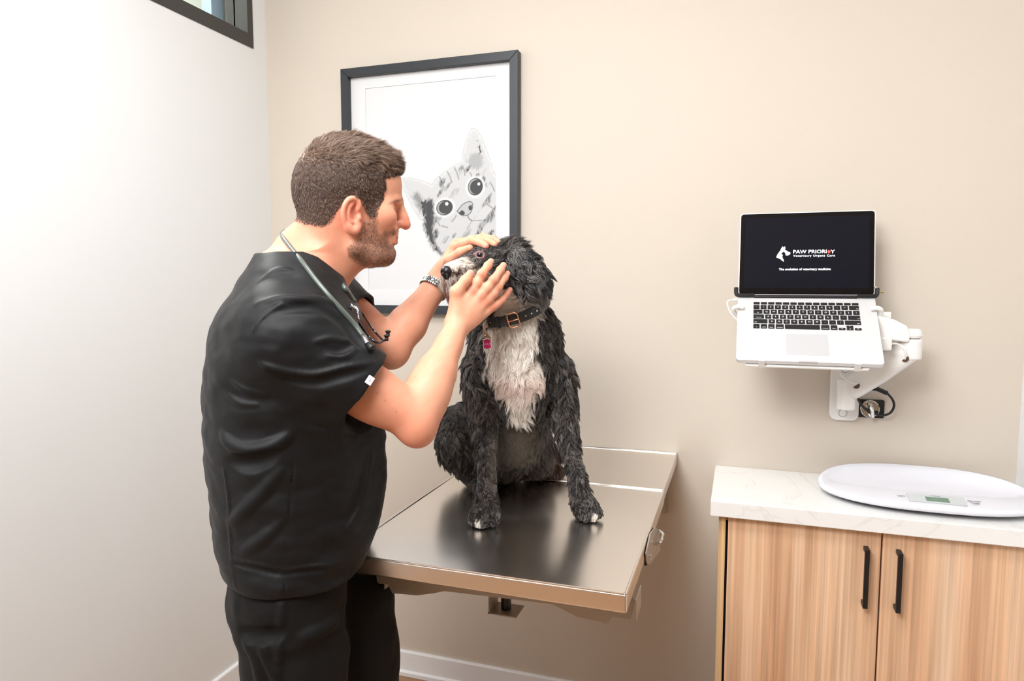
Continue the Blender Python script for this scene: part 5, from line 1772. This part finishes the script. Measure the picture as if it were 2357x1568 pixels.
# ---- nose, eye, claws
M_nose = mat('dog_nose', (26, 24, 27), .32, bump=(500, .3, .0006))
ns_ = SDF(); NC = P(1027, 625, 1.506)
ns_.ell(NC, (.0125, .0165, .0130), HD, 'u', .004); ns_.ell(NC - UP * .010 - DF * .003, (.010, .009, .009), HD, 'u', .006)
for s in (-1, 1): ns_.ell(NC + DF * .0105 + DL * s * .0072 - UP * .001, (.005, .0026, .0032), HD, 's', .003)
ns_.cap(NC + DF * .012 - UP * .001, NC + DF * .010 - UP * .014, .0012, .0012, 's', .002)
for a_, b_, r_n in ((1027, 629, .0032), (1022, 634, .0022)):
    q_ = ns_.hit([(a_, b_)], 1.3, 1.7)[0]; ns_.ell(q_, (r_n, r_n, r_n * .8), None, 's', .002)
v_, f_ = ns_.mesh(.0011); mesh_obj('nose', v_, f_, M_nose, dg)
M_eye = mat('eyeball', rough=.06, spec=.6, attr='col')
ei = SDF(); ei.ell(EYE_ + CF * .0035, (.0094,) * 3); v_, f_ = ei.mesh(.0006)
gz = unit(-CF * .82 - CR * .1 + CU * .05); ang = np.arccos(np.clip(((v_ - (EYE_ + CF * .0035)) / .0094) @ gz, -1, 1))
ec = np.where((ang < .50)[:, None], linc((10, 10, 14)), np.where((ang < .95)[:, None], linc((58, 50, 56)), linc((226, 214, 214))))
eo = mesh_obj('eye', v_, f_, M_eye, dg, True, ec)
lid = SDF(); u_ = unit(CR * .95 - CU * .1); w_ = unit(np.cross(CF, u_))
rp_ = [EYE_ - CF * .0025 + u_ * math.cos(t) * .0092 + w_ * math.sin(t) * .0072 + CF * abs(math.cos(t)) * .002 for t in np.linspace(0, 2 * PI, 25)]
lid.chain(rp_, .0015, 'u', .002); v_, f_ = lid.mesh(.0009)
mesh_obj('eyelid', v_, f_, mat('pink_lid', (150, 104, 108), .4), dg)

# ================================================================== collar
M_strap = mat('black_leather', (28, 27, 28), .38, bump=(700, .6, .0012))
M_rose = mat('rose_gold', (232, 168, 138), .22, metal=1.0)
M_strapback = mat('raw_leather', (176, 150, 128), .7)
cb = thing('dog_collar', 'black leather collar with rose gold buckle round the dog\'s neck', 'collar', tuple(P(1175, 735, 1.62)))
bm = BM(); n_ = len(CP); secs = []
for i in range(n_):
    o_ = unit(CP[i] - cc_)
    sec = [(-.0012, -.0125), (.0012, -.0125), (.0016, -.011), (.0016, .011), (.0012, .0125), (-.0012, .0125)]
    secs.append([bm.verts.new(Vector(CP[i] + o_ * a + cn * b)) for a, b in sec])
for i in range(n_):
    A, B = secs[i], secs[(i + 1) % n_]
    for k in range(6): bm.faces.new((A[k], A[(k + 1) % 6], B[(k + 1) % 6], B[k]))
bmesh.ops.recalc_face_normals(bm, faces=bm.faces); strap = obj('strap', bm, M_strap, cb, True)


def on_collar(px, py):
    r = ray(px, py); best = None
    for i in range(n_):
        q = CP[i]
        if (q - cc_) @ CF > 0.01: continue
        D = (q - CAM) @ CF; s = CAM + r * (D / FPX); dd = np.linalg.norm(s - q)
        if best is None or dd < best[0]: best = (dd, i)
    i = best[1]; tg = unit(CP[(i + 1) % n_] - CP[i - 1]); o_ = np.cross(tg, cn); o_ = o_ if o_ @ (CP[i] - cc_) > 0 else -o_
    return CP[i], tg, unit(o_)


# buckle frame with prong
q, tg, on = on_collar(1186, 741); tg = tg if tg @ CR > 0 else -tg
bm = BM(); fr_ = [(x, y) for x, y in rrect(.024, .036, .007, 4)]
add_tube(bm, [q + on * .0045 + tg * x + cn * y for x, y in fr_], .0017, 8, closed=True)
bk = obj('buckle', bm, M_rose, strap)
bm = BM(); add_tube(bm, [q + on * .006 - tg * .013, q + on * .0075, q + on * .006 + tg * .012], .0013, 8, 4); obj('prong', bm, M_rose, bk)
for a, b in ((1172, 746), (1148, 749)):
    q, tg, on = on_collar(a, b); tg = tg if tg @ CR > 0 else -tg
    bm = BM(); add_box(bm, q + on * .0022, (.0035, .0145, .0022), (tg, cn, on), .001); obj('keeper_loop', bm, M_strap, strap)
for a, b in ((1128, 752), (1223, 718), (1230, 712), (1210, 728)):
    q, tg, on = on_collar(a, b)
    bm = BM(); add_cyl(bm, q + on * .0012, q + on * .0030, .0022, bevel=.0006); obj('stud', bm, mat('stud_metal', (220, 210, 196), .2, metal=1) if 'stud_metal' not in bpy.data.materials else bpy.data.materials['stud_metal'], strap)
# the loose end curls down at the throat and carries the tag
q0, tg, on = on_collar(1122, 751)
tail = catmull([q0 + on * .003, P(1113, 753, 1.545), P(1114, 764, 1.540), P(1121, 774, 1.540), P(1126, 779, 1.543)], 6)
bm = BM(); prev = None
for i, p_ in enumerate(tail):
    t_ = unit(tail[min(i + 1, len(tail) - 1)] - tail[max(i - 1, 0)]); wv = unit(cn * (1 - i / len(tail)) * .8 + CR * .55 * (i / len(tail)) - CF * .25)
    wd = .0105 - .0055 * i / len(tail); nn_ = np.cross(t_, wv)
    ring_ = [bm.verts.new(Vector(p_ + wv * a * wd + nn_ * b * .0011)) for a, b in ((-1, -1), (1, -1), (1, 1), (-1, 1))]
    if prev:
        for k in range(4): bm.faces.new((prev[k], prev[(k + 1) % 4], ring_[(k + 1) % 4], ring_[k]))
    else: bm.faces.new(ring_[::-1])
    prev = ring_
bm.faces.new(prev); bmesh.ops.recalc_face_normals(bm, faces=bm.faces); obj('strap_end', bm, M_strapback, strap, True)
bm = BM(); rr0 = P(1119, 776, 1.540)
add_tube(bm, [rr0 + (CR * math.cos(t) + CU * math.sin(t)) * .0046 for t in np.linspace(0, 2 * PI, 25)[:-1]], .0008, 6, closed=True); obj('split_ring', bm, M_chrome, cb)
tc_ = P(1121.5, 792, 1.535); tu, tv = unit(CR + CU * .06), unit(CU - CR * .06); tn = np.cross(tu, tv)
outl = [(-.0105, .0118), (-.006, .0112), (-.003, .0135), (.003, .0135), (.006, .0112), (.0105, .0118), (.0092, .006), (.0092, -.006), (.0108, -.0115), (.006, -.0108), (.003, -.0132), (-.003, -.0132), (-.006, -.0108), (-.0108, -.0115), (-.0092, -.006), (-.0092, .006)]
bm = BM(); add_prism(bm, outl, tc_, tu, tv, tn, .0016, .0003, 1); tgo = obj('tag', bm, M_chrome, cb)
bm = BM(); add_prism(bm, [(a * .78, b * .80) for a, b in outl], tc_ + tn * .0016, tu, tv, tn, .0003); obj('tag_enamel', bm, mat('magenta_enamel', (176, 22, 92), .25), tgo)
text('engraving', 'LOLA', .0062, mat('engraved_pale', (232, 150, 176), .4), tgo, tc_ + tn * .0021, tu, tv, .0001)
# ================================================================== framed print on the back wall
fx0, fx1, fz0, fz1 = -1.388, -.716, 1.380, 2.257
pic = thing('framed_picture', 'black framed print of a grey cat peeking in, hung on the beige wall', 'picture', ((fx0 + fx1) / 2, YB, (fz0 + fz1) / 2))
M_frame = mat('black_frame_wood', (40, 43, 47), .42)
bm = BM(); fd, fw_ = .032, .030
W4 = [((fx0, fz0), (fx1, fz0), (fx1 - fw_, fz0 + fw_), (fx0 + fw_, fz0 + fw_)), ((fx1, fz0), (fx1, fz1), (fx1 - fw_, fz1 - fw_), (fx1 - fw_, fz0 + fw_)),
      ((fx1, fz1), (fx0, fz1), (fx0 + fw_, fz1 - fw_), (fx1 - fw_, fz1 - fw_)), ((fx0, fz1), (fx0, fz0), (fx0 + fw_, fz0 + fw_), (fx0 + fw_, fz1 - fw_))]
fr_o = None
for rail in W4:
    bm = BM(); add_prism(bm, rail, (0, YB - .001, 0), (1, 0, 0), (0, 0, 1), (0, -1, 0), fd, .0012, 1)
    obj('frame_rail', bm, M_frame, pic)
M_mat = mat('white_mat_board', (220, 220, 221), .7)
ix0, ix1, iz0, iz1 = fx0 + fw_, fx1 - fw_, fz0 + fw_, fz1 - fw_
# mat board with a bevelled window
ml, mr, mt_, mb = .062, .060, .055, .040
bm = BM()
wx0, wx1, wz0, wz1 = ix0 + .058, ix1 - .055, iz0 + .052, iz1 - .040
for b in ((ix0, wx0, iz0, iz1), (wx1, ix1, iz0, iz1), (wx0, wx1, iz0, wz0), (wx0, wx1, wz1, iz1)):
    bx(bm, b[0], b[1], YB - .012, YB - .009, b[2], b[3])
obj('mat_board', bm, M_mat, pic)
# the print: a sheet of paper with a soft grey pencil cat head, tilted, looking out
nx, nz = 520, 760
gx, gz = np.meshgrid(np.linspace(wx0, wx1, nx), np.linspace(wz0, wz1, nz), indexing='ij')
X, Z = gx.ravel(), gz.ravel()
fp = lambda px, py: (lambda q: (float(q[0]), float(q[2])))(ony(px, py, YB - .010))


def sd_poly(pts): return poly_sd(X, Z, [fp(*p) for p in pts])


def smooth_poly(pts, n=6):
    q = [np.array([a, b, 0.]) for a, b in pts]; q = q + q[:1]; return [(p[0], p[1]) for p in catmull(q, n)][:-1]


ink = np.zeros(len(X))
XZ = np.stack([X, np.zeros_like(X), Z], 1)


def put(sd, v, soft):
    global ink
    ink = np.maximum(ink, v * np.clip(.5 - sd / soft, 0, 1))


def stroke(pts, w, v, soft=.002):
    d = np.full(len(X), 9.); pp = [fp(*p) for p in pts]
    q = catmull([np.array([a, b, 0]) for a, b in pp], 6)
    for a, b in zip(q[:-1], q[1:]):
        e = (b - a)[:2]; t = np.clip(((X - a[0]) * e[0] + (Z - a[1]) * e[1]) / max(e @ e, 1e-12), 0, 1)
        d = np.minimum(d, np.hypot(X - a[0] - t * e[0], Z - a[1] - t * e[1]))
    put(d - w, v, soft)


HEAD = smooth_poly([(1002, 412), (1030, 392), (1062, 374), (1100, 372), (1134, 392), (1148, 430), (1150, 500), (1140, 560), (1090, 598), (1030, 590), (990, 560), (974, 510), (976, 460)])
EARL = smooth_poly([(920, 412), (944, 410), (986, 422), (1010, 440), (990, 480), (972, 506), (955, 486), (936, 450)])
EARR = smooth_poly([(1062, 380), (1068, 340), (1082, 302), (1092, 296), (1106, 312), (1120, 346), (1132, 392), (1100, 402)])
fur_n = vnoise(XZ * np.array([1, 1, 1.0]), 90, 3); fur_f = vnoise(XZ * np.array([1.0, 1, .35]), 380, 4)
for e_ in (HEAD, EARL, EARR):
    s_ = sd_poly(e_)
    put(np.where(s_ < 0, -1, s_ - .0), .0, .001)
    put(s_ + (fur_f - .5) * .010, .10, .02)
    put(s_ + .004 + (fur_f - .5) * .012, .13, .012)
un = np.minimum(np.minimum(sd_poly(HEAD), sd_poly(EARL)), sd_poly(EARR)); put(np.abs(un) - .0005, .40, .0022); put(un + .003 + (fur_f - .5) * .012, .12, .012)
hs = sd_poly(HEAD); insd = np.clip(-hs / .02, 0, 1)
tab = np.clip((vnoise(XZ @ np.array([[.8, 0, .6], [0, 1, 0], [-.6, 0, .8]]) * np.array([1, 1, .32]), 75, 9) - .55) * 4, 0, 1) * (0.4 + .6 * fur_f)
cx_, cz_ = fp(1062, 480)
edge_w = np.clip((np.hypot((X - cx_), (Z - cz_)) - .05) / .07, 0, 1)
ink = np.maximum(ink, insd * tab * (.25 + .45 * edge_w))
# darker cheek side, inner ears
for pts, v, soft in (([(976, 470), (990, 455), (1000, 480), (998, 540), (1010, 572), (1030, 590), (1000, 575), (978, 530)], .62, .016), ([(1072, 372), (1086, 352), (1108, 352), (1112, 384), (1090, 392)], .30, .02), ([(1100, 325), (1106, 338), (1110, 362), (1104, 352)], .6, .006),
                     ([(948, 452), (960, 440), (976, 462), (980, 488), (966, 486)], .42, .02), ([(968, 466), (980, 462), (982, 490), (974, 496)], .7, .01)):
    s_ = sd_poly(smooth_poly(pts)); put(s_ + (fur_f - .5) * .012, v * 1.0, soft)
for a in ((1012, 408, 1020, 430), (1030, 396, 1040, 420), (1046, 386, 1056, 412), (1066, 386, 1070, 404), (1022, 430, 1010, 444), (1086, 410, 1082, 398), (1128, 420, 1138, 440), (1120, 470, 1134, 480), (1000, 500, 1012, 520), (1016, 520, 1030, 524), (1040, 510, 1050, 496), (1022, 560, 1032, 544)):
    stroke([(a[0], a[1]), ((a[0] + a[2]) / 2 + 1, (a[1] + a[3]) / 2), (a[2], a[3])], .0022, .5, .006)
# eyes
for (ex, ey, rx, ry, an) in ((1023, 478, 19, 17.5, .2), (1094, 430, 17, 20, -.3)):
    c0 = fp(ex, ey); u_x = abs(fp(ex + rx, ey)[0] - c0[0]); u_z = abs(fp(ex, ey + ry)[1] - c0[1])
    dx, dz = X - c0[0], Z - c0[1]; dx, dz = dx * math.cos(an) + dz * math.sin(an), -dx * math.sin(an) + dz * math.cos(an)
    rr_ = np.hypot(dx / u_x, dz / u_z)
    halo = np.clip((1.45 - rr_) / .3, 0, 1); ink = ink * (1 - halo * .85)
    put((rr_ - 1) * u_x, .86, .002)
    cres = (np.hypot((dx + u_x * .18) / u_x, dz / u_z) < .86) & (np.hypot((dx - u_x * .10) / u_x, (dz) / u_z) > .80) & (rr_ < .92)
    ink = np.where(cres, .35, ink)
    gl = np.hypot(dx - u_x * .35, dz - u_z * .42) < u_x * .20; ink = np.where(gl, .02, ink)
# nose and mouth
s_ = sd_poly(smooth_poly([(1052, 486), (1066, 470), (1082, 464), (1088, 472), (1084, 488), (1074, 496), (1060, 494)])); put(s_, .22, .003)
put(np.abs(s_) - .0012, .8, .0025)
put(sd_poly(smooth_poly([(1056, 490), (1064, 484), (1070, 492), (1062, 496)])), .85, .003); put(sd_poly(smooth_poly([(1078, 476), (1085, 472), (1086, 482), (1080, 484)])), .85, .003)
stroke([(1076, 496), (1080, 504), (1086, 508)], .0012, .8); stroke([(1086, 508), (1096, 508), (1110, 507)], .0008, .7); stroke([(1086, 508), (1080, 518), (1074, 527)], .0008, .6)
for a in (((1050, 520), (1030, 530), (1004, 536)), ((1054, 528), (1036, 546), (1016, 560)), ((1104, 500), (1124, 494), (1146, 490)), ((1106, 512), (1126, 512), (1146, 510))): stroke(a, .0004, .28)
ink = np.clip(ink * 1.5, 0, .92); right_fade = np.clip((fp(1146, 480)[0] - X) / .004, 0, 1); ink *= right_fade
base_f = np.clip((Z - fp(1060, 600)[1]) / .02, 0, 1); ink *= base_f
col = linc((216, 216, 217))[None] * (1 - ink[:, None]) + linc((34, 36, 40))[None] * ink[:, None]
idx = np.arange(nx * nz).reshape(nx, nz)
PF = np.stack([idx[:-1, :-1].ravel(), idx[1:, :-1].ravel(), idx[1:, 1:].ravel(), idx[:-1, 1:].ravel()], 1)
PV = np.stack([X, np.full(len(X), YB - .0095), Z], 1)
mesh_obj('cat_print', PV, PF, mat('print_paper', rough=.7, spec=.2, attr='col'), pic, False, col)
bm = BM(); bx(bm, ix0, ix1, YB - .008, YB - .001, iz0, iz1); obj('backing', bm, M_mat, pic)
